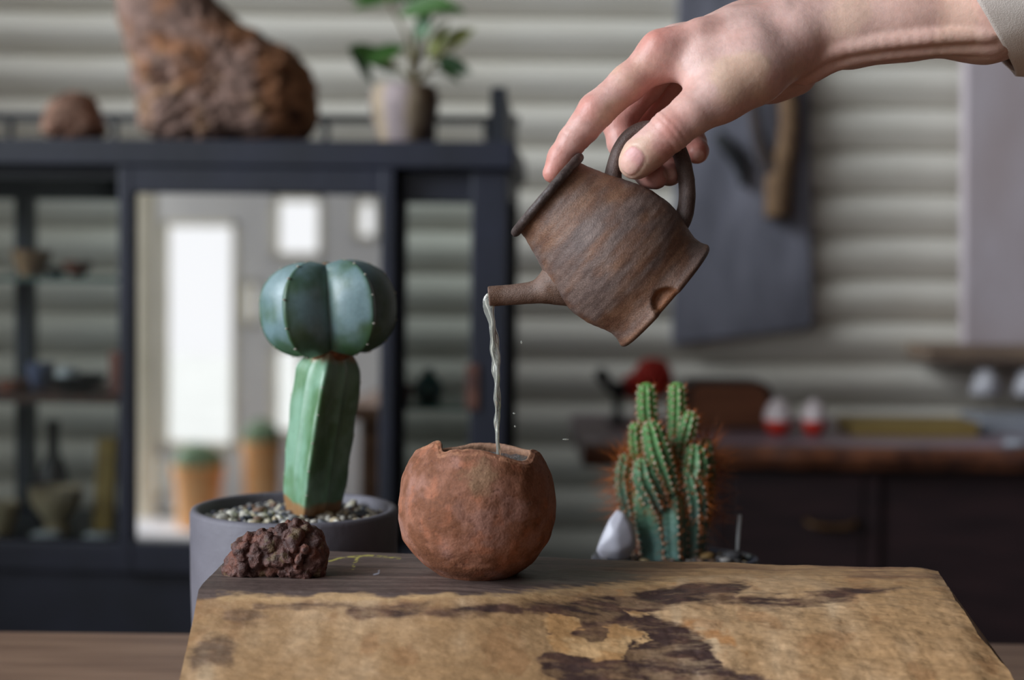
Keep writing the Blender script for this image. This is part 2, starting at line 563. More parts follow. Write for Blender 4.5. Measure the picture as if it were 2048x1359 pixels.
# middle sliding door with a mirror
dx0, dx1, sx0, sx1 = xc(244), xc(790), xc(271), xc(762)
dz0, dz1, pz0, pz1 = zc(1146), zc(337), zB, zc(388)
V, F = joinVF([boxVF((dx0, -.016, dz0), (sx0, .012, dz1), .002), boxVF((sx1, -.016, dz0), (dx1, .012, dz1), .002),
               boxVF((sx0 - .002, -.015, pz1), (sx1 + .002, .011, dz1), .002), boxVF((sx0 - .002, -.015, dz0), (sx1 + .002, .011, pz0), .002)])
door = mesh('sliding_door', V, F, M['navy'], cabt, False, org=0)
cbox('mirror_pane', (sx0 - .003, -.003, pz0 - .003), (sx1 + .003, .003, pz1 + .003), 'mirror', 0, door)['label'] = 'mirror pane showing bright windows'
cbox('finger_pull', (xc(226), -.017, zc(792)), (xc(250), -.010, zc(706)), 'pull', .002, door)
# right and left glazed doors
rx0, rx1 = xc(780), xc(942)
V, F = joinVF([boxVF((rx0, .014, dz0), (rx0 + .018, .034, dz1)), boxVF((rx0, .014, zc(397)), (rx1 + .02, .034, dz1)), boxVF((rx0, .014, dz0), (rx1 + .02, .034, zc(1060)))])
d2 = mesh('sliding_door', V, F, M['navy'], cabt, False, org=0)
cbox('glass_pane', (rx0 + .015, .022, zc(1064)), (rx1 + .004, .025, zc(394)), 'glass', 0, d2)
cbox('finger_pull', (xc(932), -.004, zc(812)), (xc(960), .002, zc(722)), 'pull', .002)
V, F = joinVF([boxVF((XL + .05, .014, zT0 - .014), (xc(262), .034, dz1)), boxVF((XL + .05, .014, dz0), (xc(262), .034, zc(1092))), boxVF((XL + .046, .015, dz0), (XL + .066, .033, dz1))])
d3 = mesh('sliding_door', V, F, M['navydark'], cabt, False, org=0)
cbox('glass_pane', (XL + .048, .022, zc(1096)), (xc(258), .025, zT0 - .01), 'glass', 0, d3)
cbox('side_glass', (-.018, .034, zB), (-.015, DP - .03, zT0 - .03), 'glass', 0)
# shelves: two green glass, one wooden
zsA, zsB, zsC = zc(553, 100, .06), zc(790, 100, .06), zB - .012
cbox('glass_shelf', (XL + .02, .05, zsA - .007), (xc(258), DP - .035, zsA), 'shelfglass', .001)
cbox('glass_shelf', (xc(786) - .05, .05, zc(812) - .006), (-.02, DP - .035, zc(812)), 'shelfglass', .001)
cbox('wooden_shelf', (XL + .02, .05, zsB - .010), (xc(258), DP - .035, zsB), 'pull', .001)
# gallery on the roof
for k in range(11):
    x = XL + .04 + k * (-.05 - XL - .04) / 10
    V, F = latheVF([(.005, zT1 - .001), (.007, zT1 + .012), (.004, zT1 + .03), (.006, zT1 + .045), (.004, zT1 + .058)], 10, (x, DP - .02, 0))
    mesh('spindle', V, F, M['navydark'], cabt, org=0)
cbox('gallery_rail', (XL, DP - .028, zT1 + .056), (-.0, DP - .012, zT1 + .068), 'navydark')
V = []
cur = [(0.0, zT1 - .001), (0.0, zT1 + .066), (.01, zT1 + .074), (.03, zT1 + .072), (.10, zT1 + .062), (.20, zT1 + .058), (.30, zT1 + .064), (DP, zT1 + .064), (DP, zT1 - .001)]
for x in (-.024, -.004):
    V += [(x, c[0], c[1]) for c in cur]
nn = len(cur)
F = [tuple(range(nn)), tuple(range(2 * nn - 1, nn - 1, -1))] + [(i, i + nn, (i + 1) % nn + nn, (i + 1) % nn) for i in range(nn)]
mesh('gallery_side', np.array(V), [f[::-1] for f in F], M['navydark'], cabt, False, org=0)
V = np.array(V); V[:, 0] += XL + .028
mesh('gallery_side', V, [f[::-1] for f in F], M['navydark'], cabt, False, org=0)

# ---------------------------------------------------------------- things in the cabinet
def cxy(px, yl):                                      # local x on that plane, world xy
    return cabw(xc(px, 700, yl), yl, 0)
def pot_lathe(name, label, cat, px, yl, z, prof_px, mat, n=28, parts=None):
    c = cxy(px, yl); s = (c[1]) / FPX
    t = thing(name, label, cat, (c[0], c[1], z))
    V, F = latheVF([(max(r, .01) * s, h * s) for r, h in prof_px], n, (c[0], c[1], z))
    mesh('body', V, F, mat, t, True, autosmooth=40)
    return t, c, s
M['brownclay'] = pmat('brown_clay', C4(176, 136, 102), C4(130, 94, 68), 40, 0.75, 0.0005)
M['redclay'] = pmat('red_clay', C4(140, 78, 56), C4(104, 56, 42), 40, 0.75, 0.0005)
M['black'] = pmat('black_glaze', C4(26, 24, 24), C4(16, 15, 16), 30, 0.35)
M['white'] = pmat('white_porcelain', C4(212, 210, 214), C4(190, 190, 198), 20, 0.35)
M['bluegrey'] = pmat('blue_grey_glaze', C4(112, 118, 150), C4(84, 92, 124), 20, 0.4)
M['tan'] = pmat('tan_stoneware', C4(196, 176, 148), C4(160, 136, 106), 30, 0.7, 0.0004)
M['ochre'] = pmat('ochre_wood', C4(178, 146, 84), C4(140, 110, 60), 20, 0.6, 0.0004, stretch=(6, 6, 1))
M['teal'] = pmat('teal_glaze', C4(34, 92, 92), C4(20, 62, 64), 20, 0.3)
M['darkbottle'] = pmat('dark_bottle', C4(52, 38, 40), C4(34, 25, 26), 20, 0.3)
bowl = lambda r, h, f=.45, w=4: [(r * f, 0), (r * f, h * .1), (r * .78, h * .45), (r, h), (r - w, h), (r * .7, h * .5), (0.1, h * .3)]
pot_lathe('tea_bowl', 'brown clay tea bowl standing on the green glass shelf', 'bowl', 64, .12, zsA, bowl(40, 52, .6), M['brownclay'])
pot_lathe('small_dish', 'flat black dish between brown tea bowl and reddish cup', 'dish', 112, .185, zsA, bowl(28, 18), M['black'])
pot_lathe('sake_cup', 'small reddish clay cup at the end of the glass shelf', 'cup', 156, .10, zsA, bowl(30, 30), M['redclay'])
pot_lathe('black_bowl', 'wide black glazed bowl on the wooden shelf', 'bowl', 152, .12, zsB, bowl(62, 34, .5), M['black'])
t, c, s_ = pot_lathe('round_pebble', 'round white pebble lying in the black bowl', 'pebble', 135, .12, zsB + 12 * 2.05 / FPX, [(.1, 0), (14, 6), (24, 18), (22, 30), (12, 38), (.1, 41)], M['white'])
pot_lathe('glazed_cup', 'blue-grey glazed cup beside the wide black bowl', 'cup', 82, .18, zsB, [(18, 0), (24, 10), (27, 50), (24, 50), (20, 8), (.1, 6)], M['bluegrey'])
pot_lathe('red_lidded_box', 'low dark red lidded box at the post end of the wooden shelf', 'box', 30, .10, zsB, [(26, 0), (30, 6), (30, 16), (31, 16), (28, 24), (.1, 26)], M['redclay'])
pot_lathe('dark_jug', 'tall dark brown jug with narrow neck in the cabinet bottom', 'jug', 106, .190, zsC, [(26, 0), (36, 20), (36, 70), (26, 112), (13, 138), (12, 190), (17, 204), (11, 204), (9, 150), (.1, 140)], M['darkbottle'])
pot_lathe('footed_bowl', 'pale tan footed bowl standing before the dark jug', 'bowl', 112, .105, zsC, [(26, 0), (22, 22), (30, 34), (50, 62), (54, 92), (49, 92), (44, 64), (.1, 44)], M['tan'])
pot_lathe('tan_cup', 'tan stoneware cup left of the footed bowl, next to the mullion', 'cup', 2, .08, zsC, bowl(36, 66, .6), M['tan'])
c = cxy(206, .12); s_ = c[1] / FPX
V, F = boxVF((c[0] - 21 * s_, c[1] - .008, zsC), (c[0] + 21 * s_, c[1] + .008, zsC + 190 * s_), .005)
V[:, 0] += (V[:, 2] - zsC) * 0.06
tag(mesh('ochre_tablet', V, F, M['ochre'], None, False), 'upright ochre wooden tablet beside the footed bowl', 'tablet')
for k, (px, lab) in enumerate(((92, 'flat white stone chip lying before the footed bowl'), (198, 'flat white stone chip lying before the ochre tablet'))):
    c = cxy(px, .052); s_ = c[1] / FPX
    V, F = latheVF([(.1 * s_, 0), (30 * s_, 2 * s_), (34 * s_, 9 * s_), (22 * s_, 17 * s_), (.1 * s_, 18 * s_)], 14, (c[0], c[1], zsC))
    V[:, 1] = c[1] + (V[:, 1] - c[1]) * 0.5
    V += .002 * fbm(V, 90, 2, k)[:, None]
    tag(mesh('stone_chip', V, F, M['white'], None, True), lab, 'stone')
zr = zc(812)
pot_lathe('teal_flask', 'squat teal glazed flask behind the narrow glass door', 'flask', 858, .12, zr, [(20, 0), (31, 14), (30, 34), (18, 50), (9, 58), (11, 66), (7, 66), (.1, 60)], M['teal'])
pot_lathe('red_cup', 'small dark red cup beside the teal flask', 'cup', 806, .10, zr, bowl(24, 34, .6), M['redclay'])

# ---------------------------------------------------------------- on the cabinet roof
def blob(px, py, Yc, outline, depth, seed, amp, n1=96, n2=48, octv=5, sc_=14, ridged=0.0):
    """rock from its outline (pixels round a centre) with real depth"""
    cpt = P(px, py, Yc); s = Yc / FPX
    ang = np.array([math.atan2(-(q[1] - py), q[0] - px) for q in outline]); rad = np.array([math.hypot(q[0] - px, q[1] - py) for q in outline]) * s
    o = np.argsort(ang); ang, rad = ang[o], rad[o]
    th = np.linspace(-math.pi, math.pi, n1, endpoint=False)
    rr = np.interp(th, np.r_[ang[-1] - 2 * math.pi, ang, ang[0] + 2 * math.pi], np.r_[rad[-1], rad, rad[0]])
    la = np.linspace(-math.pi / 2, math.pi / 2, n2)
    cl, sl_ = np.abs(np.cos(la)) ** 0.6, np.sign(np.sin(la)) * np.abs(np.sin(la)) ** 0.85
    V = np.zeros((n2, n1, 3))
    V[:, :, 0] = cl[:, None] * (rr * np.cos(th)); V[:, :, 2] = cl[:, None] * (rr * np.sin(th)); V[:, :, 1] = (sl_ * depth)[:, None]
    V = V.reshape(-1, 3)
    nrm = V / (np.linalg.norm(V, axis=1)[:, None] + 1e-9)
    Vr = np.stack([V[:, 0] * .9 + V[:, 2] * .35, V[:, 1], (V[:, 2] * .95 - V[:, 0] * .35) * 1.7], 1)
    d = fbm(Vr, sc_, octv, seed)
    if ridged: d = d * (1 - ridged) + ridged * (0.5 - np.abs(fbm(V * np.array((1, 1, 2.2)), sc_ * .8, 4, seed + 9)) * 2)
    V = V + nrm * (amp * d)[:, None]
    return V + cpt, gridF(n2, n1, wrap=True), d
zrf = zT1
YRK = 2.0
M['rock'] = pmat('rust_rock', None, None, 60, 0.9, 0.003, 90, vc=True, vamp=0.3)
V, F, d = blob(445, 160, YRK, [(243, -30), (250, 60), (272, 130), (282, 200), (292, 262), (330, 280), (480, 282), (610, 276), (634, 235), (630, 180), (600, 112), (540, 85), (480, 55), (430, 10), (390, -50), (330, -100), (270, -90)], .085, 3, .0115, 220, 120, 6, 34, .5)
V[:, 2] = np.maximum(V[:, 2], zrf - .001 + 0 * V[:, 2])
pxv, pyv = proj(V)
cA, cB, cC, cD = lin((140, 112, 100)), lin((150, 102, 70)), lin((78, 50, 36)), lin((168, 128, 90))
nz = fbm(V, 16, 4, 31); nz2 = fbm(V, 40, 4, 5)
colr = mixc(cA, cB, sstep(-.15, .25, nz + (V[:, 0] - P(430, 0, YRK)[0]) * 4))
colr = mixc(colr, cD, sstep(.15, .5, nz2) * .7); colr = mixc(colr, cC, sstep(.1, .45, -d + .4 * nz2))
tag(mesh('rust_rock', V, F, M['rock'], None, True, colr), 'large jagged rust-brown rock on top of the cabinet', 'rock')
V, F, d = blob(150, 238, 2.02, [(88, 270), (92, 240), (112, 205), (140, 188), (180, 192), (200, 225), (210, 262), (190, 278), (120, 280)], .035, 8, .006, 64, 32, 4, 40)
V[:, 2] = np.maximum(V[:, 2], zrf - .001)
colr = mixc(lin((140, 106, 88)), lin((92, 60, 44)), sstep(-.2, .4, fbm(V, 30, 4, 3)))
tag(mesh('brown_stone', V, F, M['rock'], None, True, colr), 'small rounded brown stone on the cabinet beside the jagged rock', 'stone')

# leafy plant in a pale pot
c0 = P(808, 283, 2.0); c0[2] = zrf; s_ = 2.0 / FPX
t = thing('potted_plant', 'small leafy green plant in a pale streaked clay pot on the cabinet', 'plant', c0)
prof = [(48, 0), (56, 20), (66, 60), (70, 95), (64, 118), (58, 122), (58, 112), (52, 108), (.1, 106)]
V, F = latheVF([(r * s_, h * s_) for r, h in prof], 40, c0)
an = np.arctan2(V[:, 1] - c0[1], V[:, 0] - c0[0])
colr = mixc(lin((176, 160, 160)), lin((186, 166, 140)), sstep(-.3, .3, np.sin(an * 5 + 1) + fbm(V, 25, 3, 2)))
colr = mixc(colr, lin((112, 84, 58)), sstep(0, .3, np.cos(an + .45) - .80 + .5 * fbm(V * np.array((1, 1, .3)), 30, 3, 6)))
M['streakpot'] = pmat('streaked_pot', None, None, 60, 0.8, 0.0006, 120, vc=True, vamp=0.15)
mesh('pot', V, F, M['streakpot'], t, True, colr, autosmooth=40)
M['stem'] = pmat('woody_stem', C4(140, 126, 96), C4(104, 96, 66), 60, 0.8)
M['leafA'] = pmat('leaf_green', C4(72, 110, 48), C4(52, 88, 40), 50, 0.5)
M['leafB'] = pmat('leaf_yellow_green', C4(140, 140, 56), C4(104, 116, 48), 50, 0.5)
M['leafC'] = pmat('leaf_pale_green', C4(104, 140, 104), C4(84, 116, 84), 50, 0.5)
leafpts = [(-1, 0, 0), (-.6, .32, .10), (-.1, .46, .13), (.45, .36, .08), (1.0, 0, -.06), (.45, -.36, .08), (-.1, -.46, .13), (-.6, -.32, .10), (-.55, 0, 0), (0, 0, .02), (.5, 0, 0)]
leafF = [(0, 8, 1), (8, 9, 2, 1), (9, 10, 3, 2), (10, 4, 3), (0, 7, 8), (7, 6, 9, 8), (6, 5, 10, 9), (5, 4, 10)]
random.seed(5)
base = c0 + np.array((0, 0, 106 * s_))
tips = [((820, 165), (790, 130), (748, 118)), ((825, 165), (845, 90), (850, 20)), ((830, 165), (865, 130), (905, 85)), ((822, 165), (815, 80), (770, -10)), ((832, 168), (868, 140), (895, 150)), ((828, 165), (830, 110), (826, 60))]
for k, tp in enumerate(tips):
    pts = [base - np.array((0, 0, .004))] + [P(q[0], q[1], 2.0 + .02 * math.sin(k * 2.1) * i) for i, q in enumerate(tp)]
    pts = smooth_curve(np.array(pts), 12)
    V, F = tubeVF(pts, np.linspace(.0040, .0016, 12), 6)
    mesh('stem', V, F, M['stem'], t)
leaves = [(748, 118, 40, 'leafA', -.4), (722, 132, 30, 'leafC', -.9), (772, 108, 32, 'leafA', .5), (905, 85, 38, 'leafB', .5), (878, 78, 30, 'leafB', 1.1), (830, 105, 26, 'leafB', 1.4), (905, 132, 30, 'leafC', -.3),
          (850, 15, 40, 'leafA', .2), (885, 22, 38, 'leafA', -.1), (760, 5, 42, 'leafA', .2), (730, -12, 40, 'leafA', -.3), (800, -8, 42, 'leafA', .1), (846, 50, 24, 'leafC', 1.2), (822, -25, 40, 'leafA', .6), (868, 55, 22, 'leafA', .9), (900, 150, 20, 'leafA', -.6)]
lm = {}
for k, (lx, ly, ls, mt, ro) in enumerate(leaves):
    if mt not in lm:
        lm[mt] = mesh('leaf', np.array(leafpts), leafF, M[mt], t, True, org=0); o = lm[mt]
    else:
        o = lm[mt].copy(); col.objects.link(o); o.parent = t
    p = P(lx, ly, 2.0 + random.uniform(-.03, .03)) - c0
    o.location = tuple(p); o.scale = (ls * s_ * 1.45,) * 3
    o.rotation_euler = Euler((math.pi / 2 * random.uniform(.35, .75), -ro, random.uniform(-.5, .5)), 'XYZ')

# ---------------------------------------------------------------- on the shutter wall
M['board'] = pmat('weathered_grey_board', C4(140, 140, 152), C4(104, 104, 114), 5, 0.7, 0.001, 40, stretch=(3, 3, 1))
YB = 2.555
bc = [P(1360, -150, YB), P(1612, -150, YB), P(1626, 655, YB), P(1345, 690, YB)]
V = np.array([q for q in bc] + [q + np.array((0, .0242, 0)) for q in bc])
F = [(3, 2, 1, 0), (4, 5, 6, 7), (0, 1, 5, 4), (1, 2, 6, 5), (2, 3, 7, 6), (3, 0, 4, 7)]
bm = bmesh.new()
vs = [bm.verts.new(v) for v in V]
for f in F: bm.faces.new([vs[i] for i in f])
bmesh.ops.recalc_face_normals(bm, faces=bm.faces); bmesh.ops.bevel(bm, geom=bm.edges[:], offset=.003, segments=2, affect='EDGES')
bm.verts.index_update(); V = np.array([v.co[:] for v in bm.verts]); F = [tuple(v.index for v in f.verts) for f in bm.faces]; bm.free()
tag(mesh('hanging_board', V, F, M['board'], None, False), 'weathered blue-grey board hanging on the shutter, with driftwood fork on it', 'board')
M['drift'] = pmat('driftwood', C4(128, 100, 70), C4(92, 66, 44), 30, 0.8, 0.002, 60, stretch=(4, 4, 1))
M['driftdark'] = pmat('driftwood_dark', C4(66, 52, 46), C4(48, 38, 34), 30, 0.8, 0.001)
YD = 2.535
t = thing('driftwood_fork', 'forked brown driftwood branch fixed to the grey board', 'driftwood', P(1556, 432, YD))
s_ = YD / FPX
p = smooth_curve(np.array([np.r_[P(x, y, YD), r * s_] for x, y, r in ((1556, 434, 26), (1556, 390, 27), (1560, 345, 27), (1572, 300, 22), (1578, 240, 20), (1574, 170, 18), (1566, 110, 15))]), 30)
V, F = tubeVF(p[:, :3], p[:, 3], 14); V += .0015 * fbm(V, 60, 3)[:, None]
mesh('trunk', V, F, M['drift'], t)
p = smooth_curve(np.array([np.r_[P(x, y, YD - .004), r * s_] for x, y, r in ((1558, 350, 20), (1535, 322, 17), (1518, 280, 13), (1508, 220, 11), (1500, 150, 9))]), 20)
V, F = tubeVF(p[:, :3], p[:, 3], 12)
mesh('branch', V, F, M['driftdark'], t)
p = smooth_curve(np.array([np.r_[P(x, y, YB - .012), r * s_] for x, y, r in ((1434, 268, 10), (1452, 290, 16), (1472, 315, 16), (1484, 345, 11), (1486, 372, 7))]), 20)
V, F = tubeVF(p[:, :3], p[:, 3], 12)
M['iron'] = pmat('black_iron', C4(40, 40, 42), C4(28, 28, 30), 40, 0.5, 0.0003)
tag(mesh('iron_hook', V, F, M['iron'], None), 'curved black iron hook on the grey board beside the driftwood', 'hook')
M['mauve'] = pmat('mauve_weathered_panel', C4(202, 192, 198), C4(178, 162, 162), 4, 0.75, 0.0006, 30, stretch=(2, 2, 1), lo=.3, hi=.7)
YM = 2.50
a0, a1 = P(1928, 690, YM), P(2330, 690, YM); zt_ = P(1928, -120, YM)[2]
V, F = boxVF((a0[0], YM, a0[2]), (a1[0], YM + .03, zt_), .004)
V[:, 0] -= np.where(V[:, 0] < (a0[0] + a1[0]) / 2, (V[:, 2] - a0[2]) * .02, 0)
tag(mesh('mauve_panel', V, F, M['mauve'], None, False), 'large pale mauve weathered panel standing on the brown wall ledge', 'panel')
M['ledge'] = pmat('brown_ledge', C4(140, 118, 98), C4(112, 94, 82), 10, 0.7, 0.0006, stretch=(1, 8, 8))
b0 = P(1858, 716, 2.44)
lz1 = a0[2]
V, F = boxVF((b0[0], 2.44, lz1 - .026), (a1[0], 2.5795, lz1), .003)
tag(mesh('wall_ledge', V, F, M['ledge'], None, False), 'brown wooden ledge on the shutter below the mauve panel', 'ledge')
for k, (bx, lab) in enumerate(((1972, 'white ceramic bell hanging near the free end of the brown ledge'), (2058, 'white ceramic bell hanging farther along the brown ledge'))):
    c = P(bx, 716, 2.47); s_ = 2.47 / FPX; zt_ = lz1 - .026
    t = thing('ceramic_bell', lab, 'bell', (c[0], c[1], zt_ - 66 * s_))
    V, F = latheVF([(.1 * s_, 0), (6 * s_, -2 * s_), (18 * s_, -8 * s_), (25 * s_, -28 * s_), (31 * s_, -54 * s_), (28 * s_, -54 * s_), (21 * s_, -26 * s_), (.1 * s_, -10 * s_)], 24, (c[0], c[1], zt_ - 12 * s_))
    mesh('bell', V, F, M['white'], t)
    V, F = tubeVF([(c[0], c[1], zt_ + .001), (c[0], c[1], zt_ - 13 * s_)], .0012, 6, up=(0, 1, 0))
    mesh('cord', V, F, M['driftdark'], t)

# ---------------------------------------------------------------- dark desk along the wall
YD0, YD1 = 2.05, 2.50
zD = P(1600, 893, YD0)[2]
xd0, xd1 = P(1166, 880, YD0)[0], 1.20
t = thing('dark_desk', 'dark brown wooden desk with live edge top standing against the shutter', 'desk', ((xd0 + xd1) / 2, YD1, 0))
M['desktop'] = pmat('desk_top', C4(146, 126, 136), C4(114, 94, 100), 8, 0.30, 0.0004, 30, stretch=(1, 6, 6))
M['deskedge'] = pmat('desk_edge', C4(112, 66, 42), C4(54, 32, 28), 26, 0.5, 0.001, 60)
M['deskbody'] = pmat('desk_body', C4(48, 31, 33), C4(34, 22, 25), 8, 0.5, 0.0004, 30, stretch=(1, 6, 6))
nx = 160
V = []
xx = np.linspace(xd0, xd1, nx)
wv = .010 * fbm(np.stack([xx, 0 * xx, 0 * xx], 1), 9, 4, 4)
for i, x in enumerate(xx):
    V += [(x, YD1, zD - .034), (x, YD1, zD), (x, YD0 + .02 + wv[i], zD), (x, YD0 + .008 + wv[i], zD - .004), (x, YD0 + wv[i] * 1.5, zD - .016), (x, YD0 + .014 + wv[i], zD - .034)]
F = gridF(nx, 6, wrap=True) + [tuple(range(6)), tuple((nx - 1) * 6 + k for k in range(5, -1, -1))]
dt = mesh('desk_top', np.array(V), F, M['desktop'], t, True, autosmooth=35)
dt.data.materials.append(M['deskedge'])
for p in dt.data.polygons:
    if p.index < (nx - 1) * 6 and p.index % 6 in (2, 3, 4): p.material_index = 1
xb0, xm0 = P(1424, 1000, YD0 + .04)[0], P(1745, 1000, YD0 + .04)[0]
yf = YD0 + .045
def dbox(name, lo, hi, mat='deskbody', parent=None):
    V, F = boxVF(lo, hi, .002)
    return mesh(name, V, F, M[mat], parent or t, False)
dbox('side_board', (xb0, yf, 0), (xb0 + .025, YD1, zD - .033))
dbox('divider', (xm0 - .012, yf, .05), (xm0 + .014, YD1 - .02, zD - .033))
dbox('side_board', (xd1 - .06, yf, 0), (xd1 - .03, YD1, zD - .033))
dbox('back_board', (xb0, YD1 - .02, .04), (xd1 - .03, YD1 - .005, zD - .033))
dbox('bottom_board', (xb0 + .02, yf + .01, .05), (xd1 - .05, YD1 - .02, .07))
M['brass'] = pmat('dull_brass', C4(96, 66, 32), C4(74, 50, 26), 60, 0.5, metal=.4)
z1 = zD - .04
for k in range(3):
    zl = z1 - .19
    dr = dbox('drawer', (xb0 + .028, yf - .004, zl + .004), (xm0 - .014, YD1 - .04, z1))
    zh = P(1660, 1040, yf)[2] if k == 0 else (z1 + zl) / 2
    xh = P(1660, 1040, yf)[0]
    V, F = tubeVF(smooth_curve(np.array([(xh - .036, yf - .004, zh), (xh - .03, yf - .018, zh - .004), (xh, yf - .02, zh - .007), (xh + .03, yf - .018, zh - .004), (xh + .036, yf - .004, zh)]), 14), .004, 8, up=(0, 0, 1))
    mesh('handle', V, F, M['brass'], dr)
    z1 = zl
dbox('door_panel', (xm0 + .016, yf + .008, .075), (xd1 - .062, yf + .026, zD - .036))

# ---------------------------------------------------------------- on the desk
def on_desk(px, py): return PZ(px, py, zD)
# red round blossom on a black stem-foot
c = on_desk(1235, 846); s_ = c[1] / FPX
t = thing('iron_flower_stand', 'black iron flower stand holding a red ball blossom on the desk', 'flower stand', c)
V, F = latheVF([(26 * s_, -.0005), (27 * s_, 4 * s_), (12 * s_, 8 * s_), (8 * s_, 20 * s_), (9 * s_, 48 * s_), (15 * s_, 60 * s_), (26 * s_, 74 * s_), (20 * s_, 82 * s_), (.1 * s_, 84 * s_)], 24, c)
mesh('stand', V, F, M['black'], t)
p = smooth_curve(np.array([c + np.array((0, 0, 72 * s_)), P(1222, 775, c[1]), P(1205, 752, c[1]), P(1192, 742, c[1])]), 14)
V, F = tubeVF(p, np.array([12] * 6 + [11, 11, 12, 14, 15, 14, 11, 5]) * s_, 10)
mesh('leaf_arm', V, F, M['iron'], t)
M['red'] = pmat('red_blossom', C4(224, 62, 46), C4(180, 34, 28), 40, 0.7, 0.002)
q = P(1306, 760, c[1] + .01)
p = smooth_curve(np.array([c + np.array((0, 0, 76 * s_)), (c + np.array((0, 0, 76 * s_)) + q) / 2 + np.array((.006, 0, -.008)), q]), 10)
V, F = tubeVF(p, 5 * s_, 8)
mesh('stalk', V, F, M['black'], t)
bo = None
for k, (fx, fy, fr) in enumerate(((1306, 756, 40), (1268, 772, 26))):
    cc = P(fx, fy, c[1] + .01)
    th = np.linspace(.001, math.pi - .001, 18)
    V, F = latheVF([(fr * s_ * math.sin(a), -fr * s_ * math.cos(a)) for a in th], 28, (0, 0, 0))
    V *= (1 + .10 * np.sin(np.arctan2(V[:, 1], V[:, 0]) * 9) * np.sin(V[:, 2] / (fr * s_) * 6))[:, None]
    mesh('blossom', V + cc, F, M['red'], t)
# brown case with rounded top corners
c = on_desk(1456, 858); s_ = c[1] / FPX
M['case'] = pmat('brown_case_wood', C4(146, 90, 62), C4(118, 70, 46), 7, 0.55, 0.0004, stretch=(1, 1, 6))
M['casedark'] = pmat('brown_case_trim', C4(62, 44, 38), C4(50, 34, 30), 20, 0.5)
w_, h_, rc = 90 * s_, 96 * s_, 30 * s_
pts = [(-w_, 0), (w_, 0)] + [(w_ - rc + rc * math.cos(a), h_ - rc + rc * math.sin(a)) for a in np.linspace(0, math.pi / 2, 8)] + [(-w_ + rc + rc * math.cos(a), h_ - rc + rc * math.sin(a)) for a in np.linspace(math.pi / 2, math.pi, 8)]
def prism(pts, y0, y1, c):
    n = len(pts)
    V = np.array([(c[0] + a, y0, c[2] + b_) for a, b_ in pts] + [(c[0] + a, y1, c[2] + b_) for a, b_ in pts])
    F = [tuple(range(n)), tuple(range(2 * n - 1, n - 1, -1))] + [((i + 1) % n, i, i + n, (i + 1) % n + n) for i in range(n)]
    return V, F
t = thing('wooden_case', 'brown wooden case with rounded top corners standing on the desk', 'case', c)
V, F = prism(pts, c[1], c[1] + .09, c); mesh('shell', V, F, M['casedark'], t, True, autosmooth=40)
pin = [(a * .86, .006 + b_ * .86) for a, b_ in pts]
V, F = prism(pin, c[1] - .003, c[1] + .004, c); mesh('front_panel', V, F, M['case'], t, True, autosmooth=40)
# two red and white roly-poly eggs
M['dollwhite'] = pmat('doll_white', C4(226, 214, 214), C4(206, 190, 190), 20, 0.4)
M['dollred'] = pmat('doll_red', C4(214, 62, 42), C4(190, 44, 32), 20, 0.4)
for k, (dx, dy, rr, lab) in enumerate(((1556, 872, 29, 'plump white-topped red roly-poly doll beside the wooden case'), (1627, 872, 25, 'slimmer white-topped red roly-poly doll between plump doll and yellow box'))):
    c = on_desk(dx, dy); s_ = c[1] / FPX; H = 78 if k == 0 else 76
    t = thing('roly_poly_doll', lab, 'doll', c, group='roly-poly dolls on the desk')
    u = np.linspace(0, 1, 22)
    pr = [(max(.02, rr * math.sin(math.pi * x ** 0.88) ** .52) * s_, x * H * s_) for x in u]
    V, F = latheVF(pr[:10], 28, c, cap1=False); mesh('red_base', V, F, M['dollred'], t)
    V, F = latheVF(pr[9:], 28, c, cap0=False); mesh('white_head', V, F, M['dollwhite'], t)
# flat yellow box and papers
M['yellow'] = pmat('yellow_card', C4(146, 124, 70), C4(128, 106, 58), 10, 0.6)
c = on_desk(1830, 872)
s_ = c[1] / FPX
t = thing('yellow_box', 'long flat yellow cardboard box lying on the desk', 'box', c)
V, F = boxVF((c[0] - 126 * s_, c[1], c[2] - .0005), (c[0] + 126 * s_, c[1] + .10, c[2] + 20 * s_), .001); mesh('tray', V, F, M['yellow'], t, False)
V, F = boxVF((c[0] - 128 * s_, c[1] - .0015, c[2] + 14 * s_), (c[0] + 128 * s_, c[1] + .102, c[2] + 29 * s_), .001); mesh('lid', V, F, M['yellow'], t, False)
M['paper'] = pmat('grey_paper', C4(150, 154, 162), C4(136, 140, 148), 10, 0.7)
c = on_desk(2060, 868); s_ = c[1] / FPX
t = thing('paper_stack', 'stack of grey-white papers on the desk beside the yellow box', 'papers', c)
for k in range(6):
    V, F = boxVF((c[0] - 95 * s_, c[1], c[2] + k * .0042 - .0003), (c[0] + 130 * s_, c[1] + .12, c[2] + k * .0042 + .0040))
    a = .03 * math.sin(k * 2.3); V[:, 0] += (V[:, 1] - c[1]) * a + .004 * math.sin(k * 1.7)
    mesh('sheet_bundle', V, F, M['paper'], t, False)
c = on_desk(2036, 893); s_ = c[1] / FPX
V, F = latheVF([(.1 * s_, 0), (18 * s_, 1 * s_), (25 * s_, 7 * s_), (20 * s_, 14 * s_), (.1 * s_, 17 * s_)], 20, c)
V[:, 0] = c[0] + (V[:, 0] - c[0]) * 1.25; V += .0012 * fbm(V, 80, 2)[:, None]
tag(mesh('blue_pebble', V, F, M['paper'], None), 'pale blue-grey pebble at the live edge of the desk', 'pebble')
